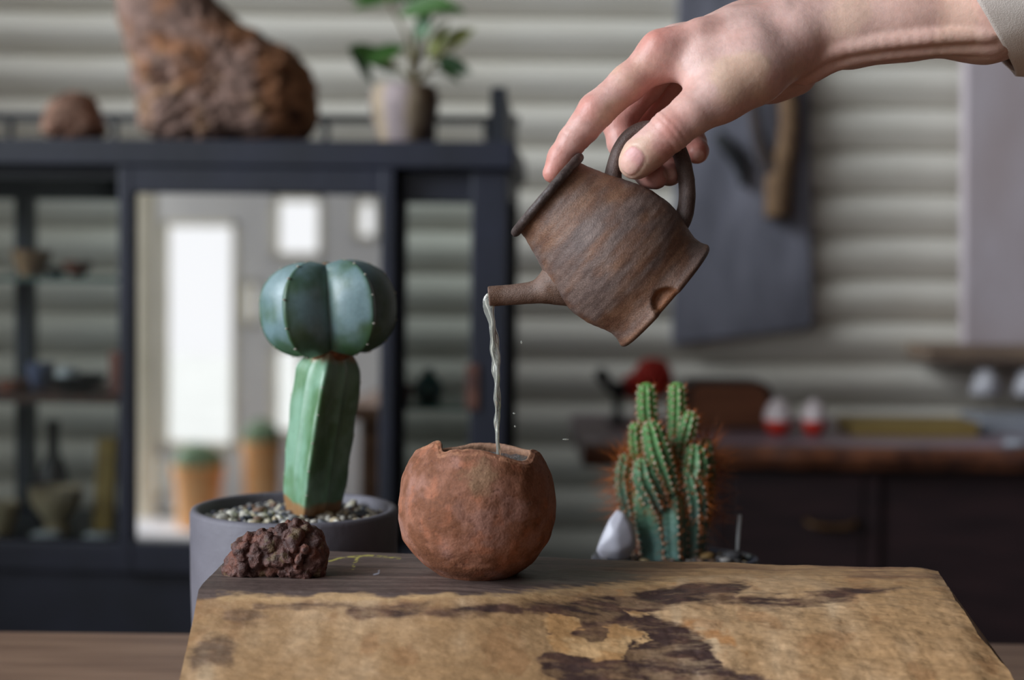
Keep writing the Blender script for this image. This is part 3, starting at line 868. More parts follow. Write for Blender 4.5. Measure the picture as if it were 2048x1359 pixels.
# ================================================================ near table
ZTAB = 0.72
ZBLK = HC - 0.159
yb_ = 0.5 * (PZ(180, 1262, ZTAB)[1] + PZ(2030, 1286, ZTAB)[1])
t = thing('work_table', 'plain brown plank table that carries wood block and cactus pots', 'table', (0, (yb_ + .2) / 2, 0))
M['table'] = pmat('table_wood', C4(150, 118, 96), C4(120, 90, 72), 7, 0.5, 0.0004, 40, stretch=(1, 9, 9))
npl = 6
for k in range(npl):
    y0 = .22 + (yb_ - .22) * k / npl; y1 = .22 + (yb_ - .22) * (k + 1) / npl - .002
    V, F = boxVF((-.44, y0, ZTAB - .03), (.85, y1, ZTAB), .0015)
    mesh('plank', V, F, M['table'], t, False)
for x in (-.40, .74):
    for y in (.28, yb_ - .08):
        V, F = boxVF((x, y, 0), (x + .05, y + .05, ZTAB - .03), .003)
        mesh('leg', V, F, M['table'], t, False)
V, F = boxVF((-.38, .30, ZTAB - .1), (.78, .325, ZTAB - .03), .002); mesh('apron', V, F, M['table'], t, False)
V, F = boxVF((-.38, yb_ - .06, ZTAB - .1), (.78, yb_ - .035, ZTAB - .03), .002); mesh('apron', V, F, M['table'], t, False)

# ================================================================ split wood block
NU, NV = 760, 230
u = np.linspace(0, 1, NU)[None, :]
ybk0, ybk1 = PZ(660, 1100, ZBLK)[1], PZ(1880, 1133, ZBLK)[1]
xl, xr = -.1560, .2370
xb = xl + (xr - xl) * u[0]
x660, x1880 = PZ(660, 1100, ZBLK)[0], PZ(1880, 1133, ZBLK)[0]
yback = ybk0 + (ybk1 - ybk0) * (xb - x660) / (x1880 - x660)
yback = yback + .0012 * fbm(np.stack([xb, 0 * xb, 0 * xb], 1), 60, 4, 2)
yfr = .7066
# profiles, (Y offset from back edge 0..1 of the top, then down the face): crisp on the left, worn round on the right
def prof_at(w, yb):
    crisp = np.array([(yb + .004, ZTAB - ZBLK), (yb + .001, -.045), (yb, -.0015), (yb - .0015, 0), (yb - .05, .0004), (yfr + .012, .0002), (yfr + .002, -.0006), (yfr - .0015, -.0035), (yfr - .010, -.013), (yfr - .024, -.0235), (yfr - .040, -.036), (yfr - .058, -.060), (yfr - .066, ZTAB - ZBLK)])
    worn = np.array([(yb + .004, ZTAB - ZBLK), (yb + .001, -.045), (yb, -.002), (yb - .003, 0), (yb - .022, -.0010), (yb - .042, -.0038), (yb - .062, -.0090), (yb - .078, -.0150), (yb - .092, -.0220), (yb - .104, -.0290), (yb - .116, -.0375), (yb - .134, -.060), (yb - .142, ZTAB - ZBLK)])
    return crisp * (1 - w) + worn * w
V = np.zeros((NV, NU, 3))
wgt = sstep(.30, .62, u[0])
tt = np.concatenate([np.linspace(0, 2, 10, endpoint=False), np.linspace(2, 6, 90, endpoint=False), np.linspace(6, 10, 105, endpoint=False), np.linspace(10, 12, 25)])
for i in range(NU):
    p = prof_at(wgt[i], yback[i])
    k = np.arange(len(p))
    V[:, i, 0] = xb[i]
    V[:, i, 1] = np.interp(tt, k, p[:, 0])
    V[:, i, 2] = ZBLK + np.interp(tt, k, p[:, 1])
# smooth the polyline kinks of the profile
ker = np.array([1, 2, 3, 2, 1.]) / 9
for rep in range(2):
    for ax in (1, 2):
        A = np.pad(V[:, :, ax], ((2, 2), (0, 0)), 'edge')
        V[4:-4, :, ax] = sum(ker[q] * A[q:q + NV] for q in range(5))[4:-4]
W = V.reshape(-1, 3)
# right end: irregular; left end straight with a small chamfer
yrel = np.clip((W[:, 1] - .64) / .16, 0, 1)
drop = (ZBLK - W[:, 2])
xend = np.interp(W[:, 1], [.63, .655, .685, .705, .73, .77, .80], [.2475, .2475, .2435, .2355, .2325, .2360, .2400]) + np.clip(drop - .05, 0, .06) * .05
f = (W[:, 0] - xl) / (xr - xl)
W[:, 0] = xl + f * (xend - xl)
n1 = fbm(W * np.array((.35, 1, 1)), 55, 5, 11)
n2 = fbm(W * np.array((.5, 1, 1)), 160, 4, 12)
front = sstep(.0015, .008, drop) * (1 - sstep(.055, .08, drop))
right = sstep(.02, .12, W[:, 0])
amp = .0003 + .0006 * front + .0010 * right * (W[:, 1] < yback.max() - .004)
W[:, 2] += n1 * amp + n2 * amp * .45
W[:, 1] -= n1 * amp * front + n2 * amp * .3
W[:, 2] -= .0025 * sstep(.222, .242, W[:, 0]) ** 1.5 * (drop < .09)
# ---- colours: the wood's own stains and weathering, plus an edge highlight painted in
px, py = proj(W)
wx = px + 26 * fbm(W * np.array((.5, 1, 1)), 80, 5, 21, .6) + 16 * fbm(W * np.array((.5, 1, 1)), 300, 3, 24)
wy = py + 13 * fbm(W * np.array((.35, 1, 1)), 100, 5, 22, .6) + 9 * fbm(W * np.array((.3, 1, 1)), 320, 3, 29)
def poly_mask(pts, soft):
    pts = np.asarray(pts, float); n = len(pts)
    inside = np.zeros(len(wx), bool); dist = np.full(len(wx), 1e9)
    for a in range(n):
        x1, y1 = pts[a]; x2, y2 = pts[(a + 1) % n]
        c = ((y1 > wy) != (y2 > wy)) & (wx < (x2 - x1) * (wy - y1) / (y2 - y1 + 1e-9) + x1)
        inside ^= c
        dx, dy = x2 - x1, y2 - y1
        t_ = np.clip(((wx - x1) * dx + (wy - y1) * dy) / (dx * dx + dy * dy + 1e-9), 0, 1)
        dist = np.minimum(dist, np.hypot(wx - x1 - t_ * dx, wy - y1 - t_ * dy))
    sd = np.where(inside, dist, -dist)
    return sstep(-soft, soft, sd)
def line_mask(pts, wid, soft, x=None, y=None):
    x = wx if x is None else x; y = wy if y is None else y
    dist = np.full(len(x), 1e9)
    for a in range(len(pts) - 1):
        (x1, y1), (x2, y2) = pts[a], pts[a + 1]
        dx, dy = x2 - x1, y2 - y1
        t_ = np.clip(((x - x1) * dx + (y - y1) * dy) / (dx * dx + dy * dy + 1e-9), 0, 1)
        dist = np.minimum(dist, np.hypot(x - x1 - t_ * dx, y - y1 - t_ * dy))
    return 1 - sstep(wid - soft, wid + soft, dist)
tanA, tanB, tanC = lin((192, 156, 118)), lin((176, 138, 98)), lin((206, 174, 138))
grain = fbm(np.stack([W[:, 0] * 90, W[:, 1] * 14, W[:, 2] * 14], 1), 1, 4, 41)      # across the face
longg = fbm(np.stack([W[:, 0] * 9, W[:, 1] * 260, W[:, 2] * 260], 1), 1, 4, 42)      # along the top
big = fbm(W, 24, 4, 43)
c_front = mixc(tanA, tanB, sstep(-.25, .35, big + .4 * grain)); c_front = mixc(c_front, tanC, sstep(.1, .5, -grain * .6 - big * .6))
c_front = mixc(c_front, lin((158, 108, 68)), .35 * sstep(.22, .5, fbm(W, 60, 4, 47)))
g1, g2 = lin((120, 101, 93)), lin((92, 76, 71))
c_top = mixc(g1, g2, sstep(-.25, .3, longg + .25 * big)); 
rtop = sstep(1180, 1420, px + 60 * big)
c_rt = mixc(lin((176, 138, 98)), lin((140, 104, 76)), sstep(-.25, .3, longg + .5 * big))
c_top = mixc(c_top, c_rt, rtop)
edgey = np.interp(px, [360, 460, 1000, 1180, 1300, 1420, 1600, 1900], [1200, 1190, 1192, 1172, 1158, 1150, 1150, 1160])
ft = sstep(-5, 4, wy * .4 + py * .6 - edgey)
colr = mixc(c_top, c_front, ft)
colr = mixc(colr, lin((206, 168, 122)), .75 * line_mask([(440, 1190), (640, 1192), (1000, 1192), (1140, 1178), (1220, 1168), (1350, 1158)], 4, 5))  # highlight along the front top edge, painted into the colour
dk1, dk2 = lin((70, 50, 46)), lin((98, 70, 58))
dkc = mixc(dk1, dk2, sstep(-.2, .4, n2))
S = np.maximum.reduce([
    .85 * line_mask([(520, 1210), (640, 1208), (760, 1216), (860, 1212)], 5, 7),
    .95 * line_mask([(700, 1222), (830, 1216), (960, 1218), (1080, 1210), (1180, 1206)], 9, 8),
    poly_mask([(840, 1212), (1000, 1206), (1100, 1204), (1240, 1190), (1360, 1172), (1430, 1162), (1500, 1166), (1470, 1190), (1560, 1198), (1700, 1172), (1800, 1172), (1680, 1198), (1540, 1212), (1400, 1206), (1330, 1214), (1290, 1228), (1370, 1250), (1430, 1292), (1450, 1330), (1560, 1359), (1600, 1420), (1180, 1420), (1090, 1350), (1066, 1312), (1090, 1296), (1140, 1300), (1110, 1262), (1090, 1228), (960, 1226)], 6),
    .6 * poly_mask([(450, 1226), (520, 1216), (545, 1232), (500, 1252), (460, 1246)], 8),
    .7 * poly_mask([(372, 1300), (420, 1270), (460, 1282), (450, 1320), (380, 1340)], 9)])
S = S * (0.55 + .45 * sstep(-.40, .12, fbm(W * np.array((.25, 1, 1)), 180, 5, 52, .6)))
Lf = np.maximum(poly_mask([(1086, 1224), (1150, 1232), (1168, 1252), (1150, 1262), (1180, 1276), (1214, 1280), (1220, 1262), (1210, 1250), (1250, 1246), (1296, 1262), (1300, 1284), (1262, 1290), (1240, 1316), (1196, 1326), (1150, 1310), (1104, 1296), (1092, 1268), (1120, 1258), (1090, 1244)], 3),
                .8 * poly_mask([(1256, 1222), (1300, 1230), (1290, 1240), (1264, 1236)], 3))
Lf = Lf * sstep(-.35, -.05, fbm(W, 130, 4, 57) + .12)
colr = mixc(colr, dkc, S); colr = mixc(colr, mixc(lin((214, 172, 124)), lin((188, 142, 94)), sstep(-.3, .3, n2)), Lf)
og = np.maximum(.6 * poly_mask([(1300, 1232), (1420, 1240), (1500, 1290), (1480, 1330), (1430, 1290), (1360, 1250)], 12), .45 * poly_mask([(1180, 1176), (1330, 1160), (1400, 1160), (1250, 1186), (1150, 1196)], 8))
colr = mixc(colr, lin((176, 112, 52)), og * sstep(-.1, .3, fbm(W, 100, 3, 61)))
colr = mixc(colr, lin((110, 108, 94)), .6 * poly_mask([(1050, 1140), (1230, 1136), (1300, 1150), (1160, 1164), (1040, 1166)], 8))
# lichen-yellow scratches and a white fleck on the top
spk = sstep(-.25, .1, fbm(W, 500, 2, 71))
yl_ = np.maximum(line_mask([(652, 1124), (676, 1116), (700, 1113), (740, 1110), (800, 1116)], 1.6, 1.2, px, py), line_mask([(716, 1114), (710, 1124), (706, 1136)], 3.0, 1.5, px, py))
colr = mixc(colr, lin((206, 196, 96)), .75 * yl_ * spk)
colr = mixc(colr, lin((190, 196, 214)), .8 * line_mask([(748, 1148), (757, 1146), (758, 1140)], 1.4, 1.0, px, py))
# end caps
Vv = W
F = gridF(NV, NU)
F = [q[::-1] for q in F]
capL = [j * NU for j in range(NV)]; capR = [j * NU + NU - 1 for j in range(NV)]
F.append(tuple(capL)); F.append(tuple(capR[::-1]))
M['block'] = pmat('split_wood', None, None, 260, 0.55, 0.0004, 420, vc=True, vamp=0.12, stretch=(.5, 1, 1))
wood_block = tag(mesh('wood_block', Vv, F, M['block'], None, True, colr, autosmooth=60), 'rough split wood block with dark stains and pale worn front', 'wood block')

# ================================================================ broken terracotta bowl
s0 = .755 / FPX
pc = np.array((P(953, 1100, .755)[0], .755, ZBLK - .0004))
NT, NH, NI = 300, 120, 40
th = np.linspace(-math.pi, math.pi, NT, endpoint=False)                 # 0 = towards the camera, + = right
rim_a = np.radians([-180, -150, -120, -95, -78, -62, -48, -43, -37, -25, 0, 14, 28, 42, 52, 60, 74, 90, 110, 130, 155, 180])
rim_h = [4, -8, -2, 2, 12, 25, 27, 20, 7, 16, 18, 13, 4, -8, -10, 0, 9, 4, -3, -6, 2, 4]
rim_i = np.interp(th, rim_a, rim_h)
rim_i = np.convolve(np.r_[rim_i[-5:], rim_i, rim_i[:5]], np.array([1, 2, 3, 4, 5, 6, 5, 4, 3, 2, 1]) / 36., 'valid')
rim = 242 + rim_i + 1.6 * fbm(np.stack([np.cos(th), np.sin(th), 0 * th], 1), 9, 3, 5)
PH = [0, 3, 8, 29, 69, 109, 149, 185, 209, 232, 250, 275]
PR = [74, 82, 90, 117, 147, 158.5, 160, 155, 148, 135, 121, 98]
hs = np.linspace(0, 275, 400)
prs = np.interp(hs, PH, PR)
prs = np.convolve(np.pad(prs, 14, 'edge'), np.ones(29) / 29, 'valid')
V = np.zeros((NH + NI, NT, 3))
for j in range(NH):
    h = rim * (j / (NH - 1)) ** .9
    r = np.interp(h, hs, prs)
    V[j, :, 0], V[j, :, 1], V[j, :, 2] = r * np.sin(th), -r * np.cos(th), h
wall = 17 + 3 * np.sin(th * 3)
for j in range(NI):
    q = j / (NI - 1)
    h = rim + 5 * math.sin(math.pi * min(q * 5, 1)) - max(q - .1, 0) * 120
    r = np.interp(np.minimum(h, rim), hs, prs) - wall * min(1, (q * 6) ** .7 if q > 0 else 0)
    V[NH + j, :, 0], V[NH + j, :, 1], V[NH + j, :, 2] = r * np.sin(th), -r * np.cos(th), h
U = V.reshape(-1, 3)
rr = np.hypot(U[:, 0], U[:, 1])
nrm = np.stack([U[:, 0], U[:, 1], (U[:, 2] - 130) * .8], 1); nrm /= np.linalg.norm(nrm, axis=1)[:, None]
d1 = fbm(U, 1 / 70., 3, 1); d2 = fbm(U, 1 / 18., 4, 2); d3 = fbm(U, 1 / 6., 3, 3)
pits = sstep(.52, .72, fbm(U, 1 / 7., 2, 8))
crk = 1 - np.abs(fbm(U, 1 / 40., 4, 14)) * 14
crk = np.clip(crk, 0, 1) * sstep(-.1, .3, fbm(U, 1 / 60., 2, 15))
disp = 5.0 * d1 + .8 * d2 + .3 * d3 - 1.0 * pits - .8 * crk
low = 1 - sstep(4, 30, U[:, 2])
U2 = U + nrm * (disp * (1 - .75 * low))[:, None]
U2[:, 2] = np.maximum(U2[:, 2], 0)
base = mixc(lin((150, 101, 79)), lin((122, 76, 52)), sstep(-.3, .3, d1 + .5 * d2))
base = mixc(base, lin((164, 120, 106)), .7 * sstep(0, .5, fbm(U, 1 / 50., 3, 23)))
base = mixc(base, lin((172, 106, 76)), .5 * sstep(.16, .5, fbm(U, 1 / 26., 4, 25) + .22 * (1 - sstep(40, 120, U[:, 2]))))
tanp = np.exp(-((U[:, 0] - 8) / 34) ** 2 - ((U[:, 2] - 215) / 38) ** 2) * (U[:, 1] < 0)
base = mixc(base, lin((158, 124, 96)), .75 * sstep(.2, .9, tanp + .5 * d2))
base = mixc(base, lin((98, 58, 46)), .6 * np.clip(pits + crk ** 3, 0, 1))
inner = np.zeros(len(U)); inner.reshape(NH + NI, NT)[NH + 3:] = 1
rimm = np.zeros(len(U)); rimm.reshape(NH + NI, NT)[NH - 4:NH + 8] = 1
base = mixc(base, lin((186, 132, 100)), .6 * rimm * sstep(-.2, .2, d3)); base = mixc(base, lin((150, 118, 96)), .7 * inner)
M['terrapot'] = pmat('rough_terracotta', None, None, 600, 0.75, 0.00032, 800, vc=True, vamp=0.12, spec=.35)
F = [q[::-1] for q in gridF(NH + NI, NT, wrap=True)][0:]
F = gridF(NH + NI, NT, wrap=True)
F.append(tuple(range(NT - 1, -1, -1)))
t = thing('clay_bowl', 'round rough terracotta bowl with broken rim standing on the wood block', 'bowl', pc)
mesh('body', U2 * s0 + pc, F, M['terrapot'], t, True, base)
# gritty wet soil in it
NS = 40
V = []
for j in range(16):
    for i in range(NS):
        a = 2 * math.pi * i / NS; r = 128 * j / 15
        V.append((r * math.cos(a), r * math.sin(a), 231))
V = np.array(V); V[:, 2] += 7 * fbm(V, 1 / 9., 4, 3) + 4 * fbm(V, 1 / 30., 2, 4)
M['soil'] = pmat('wet_grit_soil', C4(120, 118, 120), C4(66, 60, 58), 900, 0.35, 0.001, 700)
so = mesh('grit_soil', V * s0 + pc, gridF(16, NS, wrap=True), M['soil'], None, True)
tag(so, 'wet grey grit filling the terracotta bowl', 'soil', kind='stuff')

# ================================================================ spouted clay pitcher, tipped
YP = .755
pxw = lambda x, y, dy=0.0: P(x, y, YP + dy)
A0, A1 = pxw(1093, 388), pxw(1330, 592)
axu = (A1 - A0) / np.linalg.norm(A1 - A0)
axv = np.array((0, 1., 0)); axw = np.cross(axu, axv); axw /= np.linalg.norm(axw)
kpx = np.linalg.norm(A1 - A0) / 312.7
t_p = thing('clay_pitcher', 'small brown unglazed clay pitcher with spout, tipped over the broken bowl', 'pitcher', pxw(1260, 690))
RP = [(60, 6), (88, 5), (92, 8), (92, 14), (97, 32), (105, 55), (114, 78), (127, 110), (138, 142), (143, 170), (144.5, 195), (142, 222), (136, 245), (130, 262), (126.5, 276), (126.5, 290), (129, 303), (132, 309), (131, 314), (126, 318), (110, 318), (60, 316), (1, 316)]
rp = smooth_curve(np.array([(a, b, 0.) for a, b in RP]), 150)[:, :2]
NP = 220
a = np.linspace(0, 2 * math.pi, NP, endpoint=False)
LX = np.zeros((len(rp), NP, 3))
LX[:, :, 0] = rp[:, :1] * np.cos(a); LX[:, :, 1] = rp[:, :1] * np.sin(a); LX[:, :, 2] = rp[:, 1:2]
Q = LX.reshape(-1, 3)                                                     # local px: (w, v, axis)
sgn = 1.0 if (pxw(1225, 350) - A0) @ axw > 0 else -1.0                   # +w = towards the handle side
toworld = lambda q: A0 + (q[:, :1] * (axw * sgn) + q[:, 1:2] * axv + q[:, 2:3] * axu) * kpx
rings = np.sin(Q[:, 2] * .42) * .35 + .5 * np.sin(Q[:, 2] * .17)
dr_ = .5 * rings + 1.0 * fbm(Q, 1 / 40., 3, 3) + .45 * fbm(Q * np.array((1, 1, 1.6)), 1 / 9., 3, 4)
# chip in the foot, on the side that faces the camera and down
ch = (1 - sstep(.86, 1.06, np.sqrt(((Q[:, 0] + 12) / 31) ** 2 + ((Q[:, 2] - 318) / 36) ** 2) + .16 * fbm(Q, 1 / 16., 2, 9))) * (Q[:, 1] < 0)
rad_ = np.hypot(Q[:, 0], Q[:, 1]) + 1e-6
new = rad_ + dr_ * (rad_ > 20) - 15 * ch * (rad_ > 60)
Q2 = Q.copy(); Q2[:, 0] *= new / rad_; Q2[:, 1] *= new / rad_
# handle-side seat: slight ridge; colours
st = np.stack([Q[:, 0] * .32, Q[:, 1] * .32, Q[:, 2] * 1.1], 1)
n1 = fbm(st, 1 / 40., 4, 6); n2 = fbm(st, 1 / 11., 4, 7)
gcol = mixc(lin((122, 102, 94)), lin((102, 84, 78)), sstep(-.3, .3, n2))
rcol = mixc(lin((134, 98, 76)), lin((116, 82, 64)), sstep(-.3, .3, n2))
wr = sstep(-.30, .42, n1 + .25 * n2 + .35 * (1 - sstep(6, 46, Q[:, 2])) + .28 * sstep(235, 262, Q[:, 2]) - .35 * np.exp(-((Q[:, 2] - 190) / 60) ** 2) + .12)
colr = mixc(gcol, rcol, wr)
colr = mixc(colr, lin((150, 96, 60)), .8 * ch); colr = mixc(colr, lin((58, 46, 42)), .5 * sstep(309, 314, Q[:, 2]))
M['pitcher'] = pmat('unglazed_stoneware', None, None, 900, 0.52, 0.00035, 1500, vc=True, vamp=0.18, spec=.45)
body = mesh('body', toworld(Q2), gridF(len(rp), NP, wrap=True) if sgn > 0 else gridF(len(rp), NP, wrap=True, flip=True), M['pitcher'], t_p, True, colr)
def fixn(o):
    bm = bmesh.new(); bm.from_mesh(o.data); bmesh.ops.recalc_face_normals(bm, faces=bm.faces); bm.to_mesh(o.data); bm.free()
fixn(body)
# dark rolled rim ring
ring = []
for i in range(180):
    b_ = 2 * math.pi * i / 180
    ring.append((96 * math.cos(b_), 96 * math.sin(b_)))
V = []
for i, (cx_, cy_) in enumerate(ring):
    for k in range(14):
        c_ = 2 * math.pi * k / 14
        rr_ = 10.5 + .8 * math.sin(i * .7) + .7 * math.sin(i * .31)
        q = (1 + rr_ * math.cos(c_) / 96)
        V.append((cx_ * q, cy_ * q, 2.5 + 9.5 * math.sin(c_)))
V = np.array(V)
F = []
for i in range(180):
    for k in range(14):
        F.append((i * 14 + k, ((i + 1) % 180) * 14 + k, ((i + 1) % 180) * 14 + (k + 1) % 14, i * 14 + (k + 1) % 14))
V[:, :] += (.9 * fbm(V, 1 / 14., 3, 2))[:, None]
M['rimdark'] = pmat('dark_iron_clay', C4(84, 70, 66), C4(62, 51, 48), 600, 0.5, 0.0003, 900)
o = mesh('rim', toworld(V), F, M['rimdark'], t_p); fixn(o); o['label'] = 'dark rolled rim ring'
# sunken lid
V, F = latheVF([(88, 10), (88, 0), (60, -1.5), (20, -2.5), (1, -2.5)], 64)
o = mesh('lid', toworld(V), F, M['pitcher'], t_p, True, np.tile(lin((104, 82, 70)), (len(V), 1))); fixn(o)
# spout: flared tube (hollow)
sp = smooth_curve(np.array([np.r_[pxw(x, y), r * kpx] for x, y, r in ((1180, 562, 62), (1150, 562, 56), (1128, 562, 50), (1110, 564, 46), (1097, 567, 41), (1087, 573, 34), (1077, 579.5, 27), (1064, 584.5, 22.5), (1035, 588, 21), (1010, 590, 20.5), (979, 592.5, 20.5))]), 46)
V1, F1 = tubeVF(sp[:, :3], sp[:, 3], 40, cap=False, axis=sp[-1, :3] - sp[-14, :3])
lip = np.array([sp[-1, :3] + (sp[-1, :3] - sp[-2, :3]) * k for k in (.0, .25, .1)] + [sp[-1, :3] - (sp[-1, :3] - sp[-9, :3]) * k for k in (.3, 1., 2.)])
V2, F2 = tubeVF(np.array([sp[-1, :3], sp[-1, :3] + (sp[-1, :3] - sp[-2, :3]) * .4, sp[-1, :3] + (sp[-1, :3] - sp[-2, :3]) * .45]), [20.5 * kpx, 19 * kpx, 15 * kpx], 40, cap=False)
V3, F3 = tubeVF(np.array([sp[-1, :3] + (sp[-1, :3] - sp[-2, :3]) * .45, sp[-6, :3], sp[-20, :3]]), [15 * kpx, 14 * kpx, 13 * kpx], 40, cap=False)
V, F = joinVF([(V1, F1), (V2, F2), (V3, F3)])
nn_ = fbm(V, 300, 3, 3)
V = V + (.0002 * nn_)[:, None]
colr = mixc(lin((118, 94, 82)), lin((100, 72, 56)), sstep(-.3, .3, fbm(V, 120, 3, 5)))
mesh('spout', V, F, M['pitcher'], t_p, True, colr)
# loop handle
hp = smooth_curve(np.array([pxw(x, y) for x, y in ((1224, 372), (1228, 338), (1238, 302), (1262, 270), (1298, 256), (1336, 272), (1362, 312), (1373, 362), (1373, 408), (1364, 440), (1346, 462))]), 60)
hr = np.interp(np.linspace(0, 1, 60), [0, .06, .14, .5, .86, .94, 1], [22, 17, 15, 15.5, 17, 19, 25]) * kpx
V, F = tubeVF(hp, hr, 24, flat=1.25)
V = V + (.00025 * fbm(V, 260, 3, 6))[:, None]
colr = mixc(lin((104, 86, 80)), lin((82, 64, 58)), sstep(-.3, .3, fbm(V, 140, 4, 5)))
mesh('handle', V, F, M['pitcher'], t_p, True, colr)

# ================================================================ water
mw, nt, N, L, b = newmat('clear_water')
b.inputs['Base Color'].default_value = (0.92, 0.92, 0.83, 1); b.inputs['Roughness'].default_value = 0.03
b.inputs['Transmission Weight'].default_value = 0.78; b.inputs['IOR'].default_value = 1.33
M['water'] = mw
wpts = [(990, 596, 13), (980, 600, 14), (977, 611, 13), (980, 626, 11.5), (984, 645, 10.5), (988, 672, 10), (990, 700, 9.5), (992, 722, 8.6), (992, 745, 9.4), (994, 765, 8), (994, 790, 9.2), (996, 808, 7), (995, 822, 5), (994, 842, 6.4), (994, 860, 5.0), (995, 880, 5.6), (997, 905, 6.6), (998, 935, 8)]
wp = smooth_curve(np.array([np.r_[pxw(x, y), r * kpx] for x, y, r in wpts]), 150)
m_ = len(wp); aa = np.linspace(0, 2 * math.pi, 24, endpoint=False)
sec = np.array([(.78 + .22 * np.cos(2 * (aa - (j / m_) * 9.0))) * (1 + .10 * np.cos(3 * (aa + (j / m_) * 14))) for j in range(m_)])
V, F = tubeVF(wp[:, :3], wp[:, 3] * 1.02, 24, section=sec)
tag(mesh('water_stream', V, F, M['water'], None), 'thin twisting stream of clear water falling from the spout', 'water')
for k, (x, y, rx, rz, lab) in enumerate(((1028, 826, 2.6, 2.0, 'tiny bright water droplet flying beside the stream'), (1030, 852, 2.0, 2.0, 'faint tiny water droplet below the bright droplet'), (1131, 878, 6.5, 1.6, 'flat streaked water droplet flying clear of the bowl'), (1043, 684, 1.8, 3.5, 'faint upright droplet high beside the stream'))):
    c = pxw(x, y)
    tt_ = np.linspace(.02, math.pi - .02, 8)
    V, F = latheVF([(math.sin(q), -math.cos(q)) for q in tt_], 12)
    V = V * np.array((rx * kpx, 2 * kpx, rz * kpx)) + c
    tag(mesh('water_droplet', V, F, M['water'], None), lab, 'droplet')

# ================================================================ dark knobbly mineral nugget
YN = .742
rs = np.random.RandomState(7)
fld = Field(P(430, 1180, YN) - np.array((0, .022, .002)), P(672, 1030, YN) + np.array((0, .022, 0)), .00062)
A = fld.new()
sn = YN / FPX
def addball(A, c, r, k):
    fld.add_cone(A, c, c + 1e-5, r, r, k, .004)
lobes = [((508, 1114), 38, 41, 34), ((598, 1100), 46, 52, 40), ((552, 1104), 40, 44, 34), ((480, 1138), 22, 22, 22), ((610, 1125), 34, 38, 30)]
for (cx_, cy_), a_, b_, d_ in lobes:
    c = P(cx_, cy_, YN)
    fld.add_cone(A, c - np.array((a_ * .35 * sn, 0, 0)), c + np.array((a_ * .35 * sn, 0, 0)), b_ * .80 * sn, b_ * .80 * sn, .004, .012)
    for q in range(95):
        v = rs.normal(size=3); v /= np.linalg.norm(v)
        p = c + v * np.array((a_ * 1.12, b_, b_)) * rs.uniform(.88, 1.08) * sn
        p[2] = max(p[2], ZBLK + 8 * sn)
        addball(A, p, (rs.uniform(9, 15.5) if rs.rand() < .42 else rs.uniform(4, 9)) * sn, .0011)
for cx_, cy_, dy_, r_ in ((586, 1054, 0, 11), (590, 1072, 0, 12), (625, 1062, 0, 12), (497, 1075, -5, 12), (466, 1152, -12, 15), (470, 1160, 0, 12), (635, 1118, -26, 17), (560, 1068, 0, 10), (520, 1072, 0, 10), (545, 1062, 5, 9), (645, 1105, 0, 11), (612, 1145, -26, 12), (585, 1140, -32, 13), (640, 1145, -12, 11)):
    addball(A, P(cx_, cy_, YN + dy_ * sn), r_ * sn, .0012)
V, F = surface_nets(A, fld.lo, fld.h)
V[:, 2] = np.maximum(V[:, 2], ZBLK - .0003)
nb = fbm(V, 260, 3, 3); na = fbm(V, 110, 3, 4)
V = V + np.stack([fbm(V, 330, 3, 31), fbm(V, 330, 3, 32), fbm(V, 330, 3, 33)], 1) * .0011
colr = mixc(lin((96, 62, 54)), lin((72, 46, 41)), sstep(-.3, .3, nb)); colr = mixc(colr, lin((120, 70, 52)), .6 * sstep(.12, .4, na)); colr = mixc(colr, lin((108, 92, 58)), .5 * sstep(.25, .5, fbm(V, 170, 3, 8)))
M['nugget'] = pmat('knobbly_mineral', None, None, 900, 0.6, 0.0005, 1200, vc=True, vamp=0.15, spec=.5)
tag(mesh('mineral_nugget', V, F, M['nugget'], None, True, colr), 'dark reddish-brown knobbly mineral nugget lying on the wood block', 'nugget')

# ================================================================ grey pot with grafted cactus
YC = .884; s1 = YC / FPX
rc_ = P(590, 1012, YC); RO = 207 * s1
zr_ = rc_[2]
cp = np.array((rc_[0], YC, ZTAB))
H = zr_ - ZTAB
V, F = latheVF([(RO * .93, 0), (RO * .955, .003), (RO * .99, H * .6), (RO, H - .003), (RO - .0008, H - .0008), (RO - .0028, H), (RO - .0048, H - .0004), (RO - .0062, H - .002), (RO - .0068, H - .03), (.001, H - .03)], 96, cp)
M['pot'] = pmat('grey_cast_concrete', C4(118, 115, 124), C4(100, 97, 105), 26, 0.62, 0.0003, 300, lo=.3, hi=.7)
tag(mesh('grey_pot', V, F, M['pot'], None, True, autosmooth=50), 'plain grey cylindrical concrete pot holding the tall grafted cactus', 'pot')
